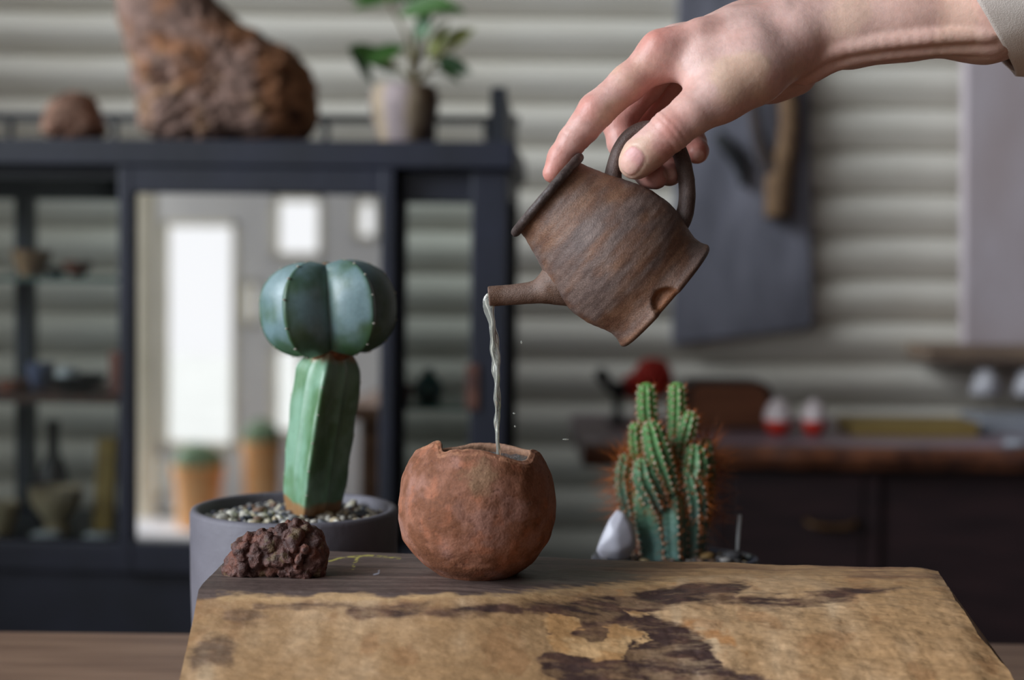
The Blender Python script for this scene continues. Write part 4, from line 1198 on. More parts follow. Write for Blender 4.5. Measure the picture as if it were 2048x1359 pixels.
# gravel, uncountable
rs = np.random.RandomState(3)
ico = bmesh.new(); bmesh.ops.create_icosphere(ico, subdivisions=2, radius=1)
IV = np.array([v.co[:] for v in ico.verts]); ico.verts.index_update(); IF = np.array([[v.index for v in f.verts] for f in ico.faces]); ico.free()
def gravel(cpos, rx, ry, z, n, smin_, smax_, palette, seed, dome=0.0):
    rs = np.random.RandomState(seed); Vs, Fs, Cs = [], [], []; k = 0
    g = []
    for j in range(9):
        for i in range(36):
            a_ = 2 * math.pi * i / 36; g.append((rx * j / 8 * math.cos(a_), ry * j / 8 * math.sin(a_), 0))
    g = np.array(g) + np.array((cpos[0], cpos[1], z - smin_ * .6)); g[:, 2] += dome * (1 - ((g[:, 0] - cpos[0]) / rx) ** 2 - ((g[:, 1] - cpos[1]) / ry) ** 2)
    Vs.append(g); Fs += gridF(9, 36, wrap=True); Cs.append(np.tile(lin((70, 62, 54)), (len(g), 1))); k = len(g)
    for q in range(n):
        r_ = math.sqrt(rs.rand()) * .97; a_ = rs.rand() * 2 * math.pi
        x, y = rx * r_ * math.cos(a_), ry * r_ * math.sin(a_)
        sz = rs.uniform(smin_, smax_) * (1 if rs.rand() < .85 else 1.6)
        v = IV * (1 + .35 * vnoise(IV * 1.7 + rs.rand(3) * 50, q))[:, None] * sz * np.array((1, rs.uniform(.6, 1), rs.uniform(.5, .85)))
        an = rs.rand() * 6.28; v = v @ np.array(((math.cos(an), math.sin(an), 0), (-math.sin(an), math.cos(an), 0), (0, 0, 1)))
        zz_ = z + rs.uniform(-.3, .5) * sz + dome * (1 - r_ * r_)
        Vs.append(v + np.array((cpos[0] + x, cpos[1] + y, zz_)))
        Fs += (IF + k).tolist(); k += len(IV)
        Cs.append(np.tile(lin(palette[rs.randint(len(palette))]) * rs.uniform(.8, 1.1), (len(IV), 1)))
    return np.vstack(Vs), Fs, np.vstack(Cs)
pal = [(206, 200, 186), (220, 214, 200), (186, 180, 168), (150, 146, 144), (112, 112, 116), (88, 90, 96), (120, 92, 74), (196, 178, 146), (206, 196, 172), (72, 74, 84)]
V, F, Cc = gravel(cp, RO - .0068, RO - .0068, zr_ - .0075, 620, .0013, .0030, pal, 5, .0028)
M['gravel'] = pmat('mixed_gravel', None, None, 800, 0.7, 0.0002, vc=True, vamp=0.15)
tag(mesh('pot_gravel', V, F, M['gravel'], None, True, Cc), 'mixed pale and grey gravel filling the grey pot', 'gravel', kind='stuff')

gc = thing('grafted_cactus', 'five-ribbed round green cactus grafted on a tall three-angled green stem', 'cactus', (P(620, 1018, YC)[0], YC, zr_ - .01))
# three-angled stock
NS_, NA_ = 120, 132
sp = smooth_curve(np.array([np.r_[P(x, y, YC), r * s1] for x, y, r in ((619, 1030, 62), (622, 1000, 70), (628, 940, 75), (638, 860, 77), (648, 790, 78), (655, 748, 76), (658, 726, 66), (660, 706, 50), (661, 694, 40))]), NS_)
a = np.linspace(-math.pi, math.pi, NA_, endpoint=False)
V = np.zeros((NS_, NA_, 3))
for j in range(NS_):
    q = j / (NS_ - 1)
    a0 = math.radians(-2 + 6 * q)
    ph = np.abs(((a - a0 + math.pi / 3) % (2 * math.pi / 3)) - math.pi / 3) / (math.pi / 3)
    fl_ = .57 / np.cos(math.pi / 3 * (1 - ph)) - .075 * np.sin(ph * math.pi)
    sec = smin(np.ones_like(fl_) * 1.0, fl_, .16)
    wob = 1 + .018 * np.sin(q * 26 + a) * (1 - ph)
    r = sp[j, 3] * sec * wob
    T_ = sp[min(j + 1, NS_ - 1), :3] - sp[max(j - 1, 0), :3]; T_ /= np.linalg.norm(T_)
    V[j] = sp[j, :3] + (r * np.sin(a))[:, None] * np.array((T_[2], 0, -T_[0])) + (-r * np.cos(a))[:, None] * np.array((0, 1., 0))
Vs = V.reshape(-1, 3)
q = np.repeat(np.linspace(0, 1, NS_), NA_)
nn_ = fbm(Vs * np.array((1, 1, .25)), 160, 4, 3)
colr = mixc(lin((104, 142, 104)), lin((78, 120, 74)), sstep(-.3, .3, nn_)); colr = mixc(colr, lin((160, 200, 180)), .5 * sstep(-.5, .5, fbm(Vs, 60, 3, 9)))
cork = 1 - sstep(.075, .105, q + .02 * fbm(Vs, 120, 3, 4))
colr = mixc(colr, lin((150, 112, 72)), cork); colr = mixc(colr, lin((176, 140, 112)), .85 * sstep(.90, .955, q + .03 * fbm(Vs, 140, 3, 6)))
M['cactus'] = pmat('waxy_cactus_skin', None, None, 500, 0.40, 0.00012, 700, vc=True, vamp=0.06, spec=.8, sss=.06)
stock = mesh('stem', Vs, gridF(NS_, NA_, wrap=True, flip=True) + [tuple(range(NA_))], M['cactus'], gc, True, colr); fixn(stock)
# five-ribbed head
bc_ = P(657, 617, YC)
NM, NB = 90, 260
a = np.linspace(-math.pi, math.pi, NB, endpoint=False)
ridg = math.radians(-28)
ph = np.abs(((a - ridg + math.pi / 5) % (2 * math.pi / 5)) - math.pi / 5) / (math.pi / 5)
sec = 1 - .42 * ph ** .80 - .03 * ph ** 6
la = np.linspace(-1, 1, NM) * math.pi / 2
V = np.zeros((NM, NB, 3))
for j, l in enumerate(la):
    c_, s_ = math.cos(l), math.sin(l)
    rr_ = abs(c_) ** .66 if abs(c_) > 1e-9 else 0
    hh = math.copysign(abs(s_) ** .86, s_)
    zz_ = hh * (98 if s_ > 0 else 100)
    # ridges bulge past the sunken crown and foot
    dip = (1 - abs(c_) ** .5) * (14 if s_ > 0 else 20) * np.clip(np.sin(np.pi * np.clip(rr_, 0, 1)), 0, 1)
    r = 147 * rr_ * (1 - (1 - sec) * min(1, rr_ * 1.6))
    V[j, :, 0] = r * np.sin(a); V[j, :, 1] = -r * np.cos(a)
    V[j, :, 2] = zz_ * (1 - .26 * ph * rr_) + (0 if s_ < 0 else 0) - (0 if s_ > 0 else -24 * max(0, 1 - rr_ / .5)) - (10 * max(0, 1 - rr_ / .35) if s_ > 0 else 0)
B = V.reshape(-1, 3)
phv = np.tile(ph, NM); rv = np.hypot(B[:, 0], B[:, 1]) / 147
tl = math.radians(4)
Bt = B.copy(); Bt[:, 0] = B[:, 0] * math.cos(tl) - B[:, 2] * math.sin(tl); Bt[:, 2] = B[:, 0] * math.sin(tl) + B[:, 2] * math.cos(tl)
nn_ = fbm(B, 1 / 30., 4, 3)
Bt += (1.0 * fbm(B, 1 / 45., 3, 13))[:, None] * .8
colr = mixc(lin((92, 118, 98)), lin((72, 100, 72)), sstep(-.3, .3, nn_)); colr = mixc(colr, lin((138, 166, 184)), .5 * sstep(-.5, .5, fbm(B, 1 / 60., 3, 19) + .25))  # bluish tint is sky sheen painted into the colour
colr = mixc(colr, lin((52, 92, 40)), .75 * sstep(.35, .75, -B[:, 2] / 100 + .2 * nn_)); colr = mixc(colr, lin((60, 96, 56)), .6 * (1 - sstep(.02, .10, phv)))  # underside shade painted in, then the greener ridges
colr = mixc(colr, lin((140, 96, 64)), (1 - sstep(.16, .26, rv)))
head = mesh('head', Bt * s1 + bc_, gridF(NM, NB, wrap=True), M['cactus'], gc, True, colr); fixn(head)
head['label'] = 'round green five-ribbed scion, bluish sheen painted in'
# felted areoles on the ridges
M['areole'] = pmat('white_felt', C4(226, 220, 208), C4(190, 178, 160), 900, 0.95, 0.0004)
aV = IV * (1 + .3 * vnoise(IV * 3, 4))[:, None]
first = None
def areole(p, r, par):
    global first
    if first is None:
        first = mesh('areole', aV, IF, M['areole'], par, True, org=0); o = first
    else:
        o = first.copy(); col.objects.link(o); o.parent = par
    o.location = tuple(np.array(p) - np.array(gc.location)); o.scale = (r, r, r * .8)
Vg = (Bt * s1 + bc_).reshape(NM, NB, 3)
for k in range(5):
    ang = ridg + k * 2 * math.pi / 5
    i = int(round(((ang + math.pi) % (2 * math.pi)) / (2 * math.pi) * NB)) % NB
    for l in (-66, -44, -16, 12, 38, 60, 74):
        j = int(round((math.radians(l) + math.pi / 2) / math.pi * (NM - 1)))
        areole(Vg[j, i], rs.uniform(2.2, 3.4) * s1, head)
Vg = Vs.reshape(NS_, NA_, 3)
for k in range(3):
    for q_ in (.16, .30, .46, .62, .78):
        qq = q_ + .03 * k
        ang = math.radians(-2 + 6 * qq) + k * 2 * math.pi / 3
        i = int(round(((ang + math.pi) % (2 * math.pi)) / (2 * math.pi) * NA_)) % NA_
        areole(Vg[int(qq * (NS_ - 1)), i], rs.uniform(2.0, 3.0) * s1, stock)
# offset pup at the callus, brown graft scar
V, F = latheVF([(34 * s1, -.004), (46 * s1, 0), (50 * s1, .004), (40 * s1, .008), (20 * s1, .010)], 40, P(661, 704, YC))
V += (.0007 * fbm(V, 240, 3, 2))[:, None]
M['scar'] = pmat('graft_scar', C4(160, 100, 62), C4(120, 74, 52), 200, 0.8, 0.0005)
mesh('graft_scar', V, F, M['scar'], gc)

# ================================================================ low dish with clustering cactus
YK = .93; s2 = YK / FPX
zs_ = P(1350, 1118, YK)[2]
kc = np.array((P(1350, 1118, YK)[0], YK, ZTAB))
EX, EY = .055, .036
Hk = zs_ + .002 - ZTAB
V, F = latheVF([(.80, .004), (.84, .004), (.97, Hk * .6), (1.0, Hk - .002), (.985, Hk), (.93, Hk), (.90, Hk - .004), (.86, Hk - .02), (.01, Hk - .02)], 72)
V = V * np.array((EX, EY, 1)) + kc
M['dish'] = pmat('dark_blue_grey_glaze', C4(58, 62, 78), C4(44, 46, 58), 40, 0.35, 0.0003)
t = thing('oval_planter', 'dark blue-grey oval planter hidden behind the wood block, holding clustered cactus', 'planter', kc)
mesh('body', V, F, M['dish'], t, True, autosmooth=45)
for dx, dy in ((-.035, -.016), (.035, -.016), (-.035, .016), (.035, .016)):
    V, F = latheVF([(.006, 0), (.008, .006)], 12, (kc[0] + dx, kc[1] + dy, ZTAB)); mesh('foot', V, F, M['dish'], t)
pal2 = [(92, 88, 86), (120, 112, 104), (70, 68, 72), (60, 62, 70), (150, 130, 96), (100, 76, 58)]
V, F, Cc = gravel(kc, EX * .9, EY * .9, zs_ - .001, 240, .0012, .0030, pal2, 9, .002)
tag(mesh('planter_grit', V, F, M['gravel'], None, True, Cc), 'dark grit and pebbles filling the oval planter', 'gravel', kind='stuff')

kk = thing('cluster_cactus', 'clustered branching green cactus with orange spines behind the wood block', 'cactus', (kc[0], YK, zs_))
M['kskin'] = pmat('cluster_cactus_skin', None, None, 500, 0.5, 0.0002, 600, vc=True, vamp=0.12, sss=.05)
M['spine'] = pmat('orange_spines', C4(206, 118, 52), C4(168, 84, 36), 200, 0.5)
M['kareole'] = pmat('cream_areoles', C4(244, 230, 216), C4(224, 196, 172), 600, 0.9)
spV, spF, spn = [], [], 0
arV, arF, arn = [], [], 0
rs = np.random.RandomState(12)
octV = np.array([(1, 0, 0), (-1, 0, 0), (0, 1, 0), (0, -1, 0), (0, 0, 1), (0, 0, -1)], float)
octF = np.array([(0, 2, 4), (2, 1, 4), (1, 3, 4), (3, 0, 4), (2, 0, 5), (1, 2, 5), (3, 1, 5), (0, 3, 5)])
# (points (px, py, depth offset mm), radii px, ribs, young 0..1, spine length factor)
stems = [
    ([(1314, 1128, 0), (1310, 1080, 0), (1300, 1030, 0), (1294, 1000, -2)], [36, 38, 38, 34], 5, .0, .8),
    ([(1348, 1128, -5), (1346, 1080, -5), (1344, 1030, -4), (1342, 990, -3)], [27, 28, 29, 26], 5, .0, .6),
    ([(1378, 1126, 4), (1382, 1080, 4), (1386, 1030, 4), (1388, 1000, 3)], [30, 31, 30, 27], 5, .0, .8),
    ([(1318, 1015, -6), (1306, 985, -9), (1292, 955, -10), (1288, 935, -10)], [22, 27, 28, 22], 9, .25, .9),
    ([(1344, 985, -8), (1330, 945, -10), (1315, 900, -11), (1305, 862, -11)], [18, 24, 27, 22], 9, .75, .6),
    ([(1372, 990, -4), (1382, 960, -5), (1390, 930, -5), (1391, 910, -5)], [20, 28, 31, 24], 9, .5, .8),
    ([(1312, 960, 10), (1300, 880, 12), (1294, 820, 12), (1293, 782, 12)], [20, 20, 21, 19], 9, 1., .6),
    ([(1352, 960, 10), (1352, 880, 12), (1354, 820, 12), (1354, 780, 12)], [18, 18, 20, 18], 9, 1., .6),
    ([(1362, 930, 6), (1366, 890, 6), (1374, 862, 6), (1380, 838, 6)], [17, 18, 20, 18], 9, .85, .7),
    ([(1288, 960, 6), (1278, 920, 6), (1272, 885, 6), (1271, 856, 6)], [16, 16, 15, 13], 8, .95, .6),
    ([(1395, 1040, -2), (1394, 1000, -6), (1386, 965, -8), (1378, 945, -8)], [20, 23, 23, 18], 8, .2, 1.),
    ([(1262, 1030, 8), (1252, 985, 8), (1248, 950, 8), (1252, 920, 8)], [18, 20, 19, 15], 8, .3, 2.3),
    ([(1404, 1050, 12), (1412, 990, 12), (1414, 930, 12), (1410, 890, 12)], [16, 18, 18, 15], 8, .3, 2.3),
    ([(1350, 990, 8), (1346, 930, 8), (1342, 890, 8)], [20, 20, 16], 8, .2, 1.),
]
for st_, (pts, rad, nr, young, spl) in enumerate(stems):
    P3 = smooth_curve(np.array([np.r_[P(x, y, YK + d * .001), r * s2] for (x, y, d), r in zip(pts, rad)]), 40)
    # domed tip
    e = P3[-1]; dirv = P3[-1, :3] - P3[-4, :3]; dirv /= np.linalg.norm(dirv)
    tipn = 10
    dome = np.array([np.r_[e[:3] + dirv * e[3] * math.sin(q) * .95, e[3] * max(math.cos(q), .02)] for q in np.linspace(.12, math.pi / 2, tipn)])
    P3 = np.vstack([P3, dome]); m_ = len(P3)
    nA = nr * 10
    a = np.linspace(0, 2 * math.pi, nA, endpoint=False)
    rib = np.abs(((a * nr / (2 * math.pi)) % 1) - .5) * 2          # 1 on the ridge
    V = np.zeros((m_, nA, 3)); NRM = np.zeros((m_, nA, 3))
    T_ = np.gradient(P3[:, :3], axis=0); T_ /= np.linalg.norm(T_, axis=1)[:, None]
    for j in range(m_):
        tj = dirv if j >= m_ - tipn else T_[j]
        b1 = np.array((0, 1., 0)) - tj * tj[1]; b1 /= np.linalg.norm(b1); b2 = np.cross(b1, tj)
        bump_ = 1 + .05 * np.sin(j * 1.35 + st_)
        r = P3[j, 3] * (.74 + .26 * rib ** .9 * bump_)
        NRM[j] = np.cos(a)[:, None] * b2 + np.sin(a)[:, None] * b1
        V[j] = P3[j, :3] + r[:, None] * NRM[j]
    U_ = V.reshape(-1, 3); q = np.repeat(np.linspace(0, 1, m_), nA); rb = np.tile(rib, m_)
    yg = np.clip(young * .6 + q * .7 - .25, 0, 1)
    colr = mixc(lin((84, 116, 108)), lin((104, 160, 78)), yg); colr = mixc(colr, lin((50, 84, 52)), .5 * (1 - rb) ** 2 * 0 + .35 * sstep(0, .4, fbm(U_, 140, 3, st_)))
    o = mesh('stem', U_, gridF(m_, nA, wrap=True, flip=True) + [tuple(range(nA))], M['kskin'], kk, True, colr); fixn(o)
    # areoles and spines
    L_ = np.r_[0, np.cumsum(np.linalg.norm(np.diff(P3[:, :3], axis=0), axis=1))]
    nar = max(5, int(L_[-1] / (.0045)))
    for k in range(nr):
        i = int((k + .0) * 10) % nA
        for h_ in range(nar):
            l_ = L_[-1] * (h_ + .5 * (k % 2) + .3) / nar
            if l_ > L_[-1] * .985: continue
            j = int(np.searchsorted(L_, l_)); j = min(j, m_ - 2)
            p = V[j, i]; nv = NRM[j, i]
            if j >= m_ - tipn:
                f_ = (j - (m_ - tipn)) / tipn; nv = nv * (1 - f_) + dirv * f_; nv /= np.linalg.norm(nv)
            rr_ = rs.uniform(.0007, .00105)
            arV.append(octV * rr_ + p + nv * rr_ * .3); arF.append(octF + arn); arn += 6
            old = (1 - yg[min(j * nA + i, len(yg) - 1)])
            for z_ in range(7):
                d_ = nv + .75 * rs.normal(size=3); d_ /= np.linalg.norm(d_)
                ln = rs.uniform(.0035, .0075) * spl * (.8 + .7 * old); w_ = .00017
                if h_ > nar - 3: ln *= 1.15; d_ = d_ + dirv * .9; d_ /= np.linalg.norm(d_)
                b1 = np.cross(d_, (.3, .5, .8)); b1 /= np.linalg.norm(b1); b2 = np.cross(d_, b1)
                spV.append(np.array([p + b1 * w_, p - .5 * b1 * w_ + .87 * b2 * w_, p - .5 * b1 * w_ - .87 * b2 * w_, p + d_ * ln]))
                spF.append(np.array([(0, 1, 3), (1, 2, 3), (2, 0, 3)]) + spn); spn += 4
o = mesh('spines', np.vstack(spV), np.vstack(spF), M['spine'], kk, False); o['kind'] = 'stuff'; o['label'] = 'fine orange spines'
o = mesh('areoles', np.vstack(arV), np.vstack(arF), M['kareole'], kk, True); o['kind'] = 'stuff'
# quartz shard
c = P(1236, 1118, YK - .012)
YQ = YK - .0155
pts2 = [(1238, 1019), (1222, 1040), (1206, 1075), (1197, 1100), (1206, 1116), (1240, 1120), (1262, 1114), (1275, 1085), (1268, 1050), (1252, 1026)]
bm = bmesh.new()
for (x, y) in pts2:
    for d_ in (-.004, .005):
        q = P(x + (3 if d_ > 0 else -2) - 3, y, YQ + d_ * (1 if 1022 < y < 1112 else .3)); bm.verts.new(q)
for x, y, d_ in ((1232, 1070, -.009), (1240, 1100, -.008), (1236, 1045, -.006), (1240, 1080, .009)):
    bm.verts.new(P(x - 3, y, YQ + d_))
bmesh.ops.convex_hull(bm, input=bm.verts)
bm.verts.index_update(); V = np.array([v.co[:] for v in bm.verts]); F = [tuple(v.index for v in f.verts) for f in bm.faces]; bm.free()
m, nt, N, L, b = newmat('milky_quartz')
b.inputs['Base Color'].default_value = C4(206, 204, 214); b.inputs['Roughness'].default_value = .3
b.inputs['Subsurface Weight'].default_value = .5; b.inputs['Subsurface Radius'].default_value = (1, 1, 1.1); b.inputs['Subsurface Scale'].default_value = .004
M['quartz'] = m
qz = mesh('quartz_shard', V, F, M['quartz'], None, True)
md = qz.modifiers.new('round', 'SUBSURF'); md.levels = md.render_levels = 2
ce = qz.data.attributes.new('crease_edge', 'FLOAT', 'EDGE'); ce.data.foreach_set('value', [0.6] * len(qz.data.edges))
tag(qz, 'pointed milky white quartz shard leaning beside the clustered cactus', 'crystal')
# metal tag stake and flat stones
V, F = tubeVF([P(1480, 1029, YK + .008), P(1477, 1068, YK + .008), P(1474, 1122, YK + .008)], .0013, 10)
M['metal'] = pmat('dull_steel', C4(186, 186, 186), C4(170, 170, 170), 100, 0.5, metal=.1)
tag(mesh('metal_stake', V, F, M['metal'], None), 'thin grey metal stake stuck in the oval planter', 'stake')
for k, (x, y, rx, rz, cl, lab) in enumerate(((1464, 1110, 21, 11, (74, 72, 74), 'dark grey flat stone at the foot of the metal stake'), (1416, 1112, 17, 8, (150, 118, 70), 'small ochre stone between cactus and metal stake'), (1452, 1119, 12, 5, (176, 170, 164), 'small pale stone before the dark flat stone'), (1497, 1112, 11, 6, (96, 98, 96), 'grey pebble beside the dark flat stone'), (1207, 1110, 11, 8, (60, 66, 90), 'dark bluish stone at the foot of the quartz shard'))):
    c = P(x, y, YK + (0, -.004, -.011, .002, .002)[k])
    v = IV * (1 + .3 * vnoise(IV * 1.5 + k * 9, k))[:, None] * np.array((rx, rx * .7, rz)) * s2 + c
    m = pmat('stone_%d' % k, C4(*cl), C4(*[q * .75 for q in cl]), 200, .6, .0004)
    tag(mesh('flat_stone', v, IF, m, None, True), lab, 'stone')
# ================================================================ hand and forearm
mmm = .001
def HP(x, y, d): return P(x, y, .755 + d * mmm)
person = thing('person', 'hand and forearm in a pale beige sleeve, holding the clay pitcher by its loop handle', 'person', HP(1700, 200, 20))
hf = Field((HP(1070, 0, 0)[0], .755 - .045, HP(1300, 400, 0)[2]), (HP(2110, 0, 60)[0] , .755 + .095, HP(1700, -120, 20)[2]), .00105)
palm = hf.new()
def chain(A, pts, k, m=.014):
    for (p, q) in zip(pts[:-1], pts[1:]):
        hf.add_cone(A, HP(*p[:3]), HP(*q[:3]), p[3] * mmm, q[3] * mmm, k, m)
PK = .011
def chain_s(A, pts, k, m=.014):
    chain(A, [tuple(q) for q in smooth_curve(np.array(pts, float), 22)], k, m)
chain(palm, [(1322, 112, 2, 11.0), (1470, 72, 8, 13), (1600, 58, 15, 17.5)], PK)
chain(palm, [(1352, 96, 20, 11.0), (1490, 60, 24, 13), (1610, 50, 28, 17.5)], PK)
chain(palm, [(1392, 106, 36, 10.5), (1500, 78, 36, 13), (1620, 60, 40, 16)], PK)
chain(palm, [(1442, 128, 50, 9.5), (1540, 105, 46, 13), (1630, 75, 46, 15)], PK)
chain(palm, [(1462, 170, 46, 10), (1540, 155, 42, 12), (1592, 148, 36, 11.5)], PK)
chain(palm, [(1420, 150, 18, 10), (1560, 120, 22, 15)], PK)
chain(palm, [(1440, 188, -10, 13.0), (1500, 140, -4, 17), (1580, 92, 4, 16.5)], PK)          # thenar
chain(palm, [(1352, 128, 0, 7.5), (1392, 140, -4, 7.5), (1440, 168, -8, 10)], .009)                             # web
chain(palm, [(1600, 60, 14, 17.5), (1700, 58, 12, 18.5), (1800, 40, 10, 19.5), (1975, 28, 6, 23.6), (2040, 26, 12, 19)], .012)
chain(palm, [(1620, 66, 44, 16), (1700, 58, 44, 17.5), (1800, 40, 46, 19), (1975, 28, 48, 23.2), (2040, 26, 42, 19)], .012)
# wrist tendons under the skin
chain_s(palm, [(1590, 130, 6, 6), (1650, 106, 1, 4.0), (1720, 90, -4, 3.6), (1850, 76, -10, 3.4), (1940, 71, -12, 3.0), (1985, 69, -13, 2.8), (2020, 62, -4, 2)], .003, .008)
chain_s(palm, [(1610, 150, 14, 6), (1670, 124, 7, 4.2), (1740, 108, 2, 3.8), (1860, 97, -3, 3.4), (1950, 94, -5, 3.0), (1992, 92, -6, 2.8), (2025, 82, 2, 2)], .003, .008)
# extensor tendon and first knuckle on the back of the hand
chain(palm, [(1318, 90, -4, 7), (1400, 62, -4, 5), (1560, 22, 2, 4.5)], .007, .01)
chain(palm, [(1420, 112, -6, 9), (1500, 88, -8, 9)], .01)
fingers = {
 'index':  [(1322, 112, 2, 11.0), (1256, 166, 1, 9.6), (1192, 222, 0, 9.3), (1169, 253, 0, 8.2), (1145, 281, 0, 7.4), (1122, 314, 0, 6.6), (1105, 346, 0, 5.4)],
 'middle': [(1352, 96, 20, 10.8), (1290, 170, 30, 9.6), (1236, 240, 34, 9.2), (1246, 286, 30, 8.2), (1268, 322, 20, 7.8), (1300, 347, 8, 7.4), (1311, 354, 1, 6.6)],
 'ring':   [(1392, 106, 36, 10.3), (1335, 185, 48, 9.3), (1292, 248, 52, 9), (1306, 290, 46, 8), (1325, 318, 36, 7.5), (1338, 343, 17, 7), (1339, 347, 6, 6.2)],
 'little': [(1442, 128, 50, 9.2), (1400, 190, 57, 8.2), (1374, 236, 60, 7.8), (1382, 268, 56, 6.9), (1388, 286, 48, 6.6), (1393, 302, 36, 6.2), (1394, 306, 31, 5.6)],
 'thumb':  [(1440, 188, -10, 13.0), (1385, 226, -15, 11), (1340, 262, -15.4, 10.6), (1306, 292, -14.2, 9.8), (1282, 312, -13.4, 9.6), (1270, 326, -13, 8.6)],
}
tot = palm.copy()
for nm, ch_ in fingers.items():
    A = hf.new()
    chain(A, ch_, .0035)
    ext = np.array([HP(*c[:3]) for c in ch_]); m_ = .03
    s = hf.box(ext.min(0) - m_, ext.max(0) + m_)
    tot[s] = np.minimum(tot[s], smin(palm[s], A[s], .0075 if nm != 'thumb' else .010))
V, F = surface_nets(tot, hf.lo, hf.h)
# light relaxing of the skin
def relax(V, F, it=2, w=.5):
    n = len(V)
    e = np.vstack([F[:, [0, 1]], F[:, [1, 2]], F[:, [2, 3]], F[:, [3, 0]]])
    for _ in range(it):
        acc = np.zeros((n, 3)); cnt = np.zeros(n)
        for a_, b_ in ((0, 1), (1, 0)):
            for ax in range(3): acc[:, ax] += np.bincount(e[:, a_], V[e[:, b_], ax], n)
            cnt += np.bincount(e[:, a_], minlength=n)
        V = V * (1 - w) + w * acc / np.maximum(cnt, 1)[:, None]
    return V
V = relax(V, F, 2, .5)
def vnormals(V, F):
    n = np.cross(V[F[:, 2]] - V[F[:, 0]], V[F[:, 3]] - V[F[:, 1]]); out = np.zeros_like(V)
    for k in range(4):
        for ax in range(3): out[:, ax] += np.bincount(F[:, k], n[:, ax], len(V))
    return out / (np.linalg.norm(out, axis=1)[:, None] + 1e-12)
NV_ = vnormals(V, F)
# creases at the finger joints
def gauss(p, r): return np.exp(-((np.linalg.norm(V - HP(*p), axis=1)) / (r * mmm)) ** 2)
def crease(a_, b_, pos, depth, wid, reach):
    global V
    A_, B_ = HP(*a_), HP(*b_); d_ = (B_ - A_) / np.linalg.norm(B_ - A_); L_ = np.linalg.norm(B_ - A_)
    c_ = A_ + (B_ - A_) * pos
    x = (V - c_) @ d_; r = np.linalg.norm(V - c_ - x[:, None] * d_, axis=1)
    V = V - NV_ * (depth * mmm * np.exp(-(x / (wid * mmm)) ** 2) * (r < reach * mmm))[:, None]
for off in (-.10, .0, .12): crease((1385, 226, -15), (1282, 312, -15), .46 + off, .28, .7, 13)
for off in (-.12, .0, .12): crease((1256, 166, 1), (1152, 288, 0), .60 + off, .16, .7, 11)
crease((1192, 222, 0), (1107, 347, 0), .5, .25, .8, 9.5)
# thumb nail: flat plate with a groove round it, facing the camera
tc_ = HP(1265, 315, -22.4); tax = HP(1270, 330, -12.5) - HP(1300, 296, -14.3); tax /= np.linalg.norm(tax)
nn0 = np.array((-.30, -.95, .18)); nn0 -= tax * (nn0 @ tax); nn0 /= np.linalg.norm(nn0); tb = np.cross(tax, nn0)
rel = V - tc_; la_, lb_, ln_ = rel @ tax, rel @ tb, rel @ nn0
e_ = np.sqrt((np.abs(la_ - .0015) / .0072) ** 2.6 + (np.abs(lb_) / .0060) ** 2.6) * 1.0
facing = (NV_ @ nn0 > .25) & (np.abs(ln_) < .012)
nail = (1 - sstep(.86, 1.02, e_)) * facing
groove = np.exp(-((e_ - 1.04) / .10) ** 2) * facing
V = V + NV_ * (nail * .00022 - groove * .00035)[:, None]
# small nails on the middle and ring tips
tint_n = nail.copy()
for (x, y, d_, r_) in ((1340, 346, -2, 4.2), (1398, 312, 26, 3.6)):
    g_ = np.linalg.norm((V - HP(x, y, d_)) * np.array((1, .6, 1)), axis=1)
    tint_n = np.maximum(tint_n, (1 - sstep(.75, 1.0, g_ / (r_ * mmm))) * (NV_[:, 1] < -.2))
V = V + NV_ * (.00010 * fbm(V, 700, 2, 3))[:, None]
sk = mixc(lin((224, 184, 173)), lin((214, 168, 156)), sstep(-.3, .3, fbm(V, 60, 4, 5)))
sk = mixc(sk, lin((224, 192, 160)), .5 * sstep(.05, .4, fbm(V, 35, 3, 15)))
red = np.zeros(len(V))
for p in ((1107, 347, 0, 20), (1168, 215, -6, 10), (1310, 80, -6, 14), (1312, 360, 0, 16), (1336, 348, 8, 14), (1394, 306, 32, 18), (1340, 262, -26, 9), (1330, 300, -22, 9), (1160, 290, 5, 14), (1270, 180, 14, 24), (1290, 250, 40, 34)):
    red = np.maximum(red, gauss(p[:3], p[3]))
sk = mixc(sk, lin((206, 122, 108)), .62 * red)
armt = sstep(1560, 1760, proj(V)[0])
sk = mixc(sk, lin((218, 178, 162)), .6 * armt)
sk = mixc(sk, lin((232, 186, 172)), .9 * tint_n)
lun = np.clip(1 - (np.hypot(la_ + .0045, lb_) / .0042), 0, 1) * nail
sk = mixc(sk, lin((226, 168, 166)), .8 * (1 - sstep(-.001, .004, la_)) * nail)
M['skin'] = pmat('skin', None, None, 300, 0.42, 0.00012, 900, vc=True, vamp=0.05, spec=.45, sss=.22)
hand = mesh('forearm_and_hand', V, F, M['skin'], person, True, sk)
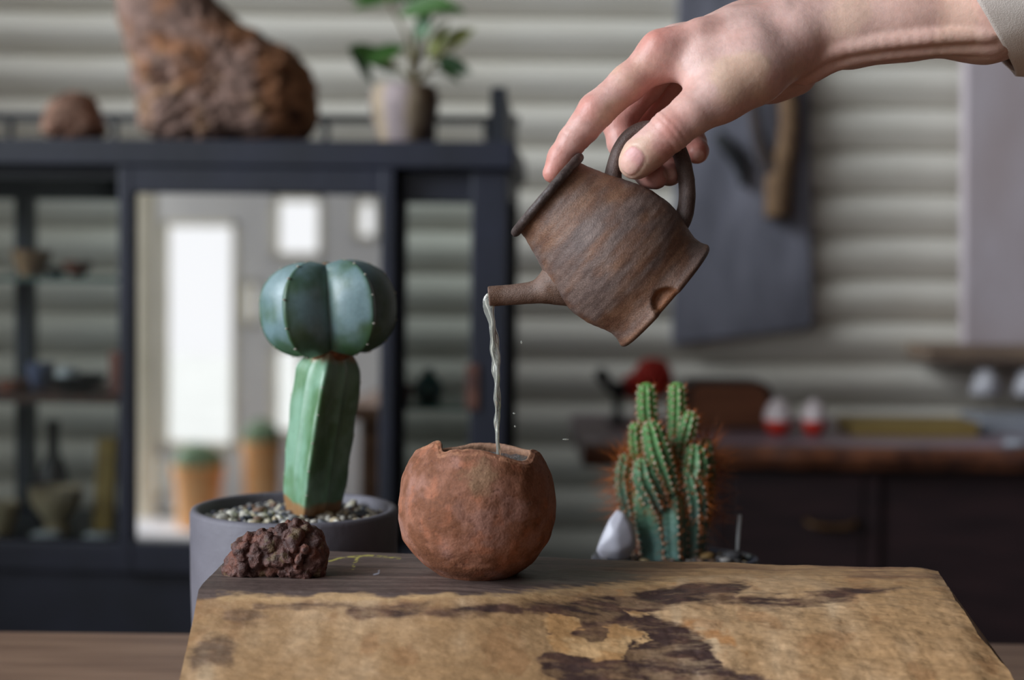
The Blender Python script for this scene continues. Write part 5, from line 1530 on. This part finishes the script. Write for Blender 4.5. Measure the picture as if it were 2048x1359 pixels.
# sleeve with a turned cuff
SP = [(1960, 24, 26), (2010, 22, 27), (2120, 18, 28), (2260, 14, 30), (2500, 20, 34), (2800, 40, 40), (3100, 80, 48)]
SR = [31.5, 32.5, 35, 39, 46, 52, 58]
cv = smooth_curve(np.array([np.r_[HP(*p), r * mmm] for p, r in zip(SP, SR)]), 60)
def sleeveVF(cv, th_, seed, slant):
    n = 64; a_ = np.linspace(0, 2 * math.pi, n, endpoint=False)
    T_ = np.gradient(cv[:, :3], axis=0); T_ /= np.linalg.norm(T_, axis=1)[:, None]
    rows = []
    for side in (0, 1):
        for j in (range(len(cv)) if side == 0 else range(len(cv) - 1, -1, -1)):
            b1 = np.array((0, 1., 0)) - T_[j] * T_[j][1]; b1 /= np.linalg.norm(b1); b2 = np.cross(T_[j], b1)
            r = cv[j, 3] - (th_ if side else 0)
            p = cv[j, :3] + (np.cos(a_)[:, None] * b2 + np.sin(a_)[:, None] * b1 * 1.6) * r
            up_ = p[:, 2] - cv[j, 2]
            p[:, 0] += (-up_ * slant + (p[:, 1] - cv[j, 1]) * .36) * max(0, 1 - j / 25.)
            rows.append(p)
    V = np.vstack(rows)
    d_ = fbm(V * np.array((.6, 1, 1)), 38, 4, seed) * .0022
    V[:, 2] += d_; V[:, 1] += d_ * .7
    Fs = gridF(2 * len(cv), n, wrap=True)
    Fs += [((2 * len(cv) - 1) * n + i, (2 * len(cv) - 1) * n + (i + 1) % n, (i + 1) % n, i) for i in range(n)]
    return V, Fs
V, F = sleeveVF(cv, .0016, 4, .62)
M['cloth'] = pmat('beige_cotton', C4(238, 226, 216), C4(228, 214, 204), 30, 0.9, 0.0003, 1500)
sl_ = mesh('sleeve', V, F, M['cloth'], person, True); fixn(sl_)
cu = smooth_curve(np.array([np.r_[HP(*p), r * mmm] for p, r in (((1955, 24, 26), 32.8), ((1982, 23, 26), 33.4), ((2030, 21, 27), 34.6), ((2064, 20, 27), 35.2))]), 14)
V, F = sleeveVF(cu, .0014, 4, .62)
o = mesh('cuff', V, F, M['cloth'], sl_, True); fixn(o)
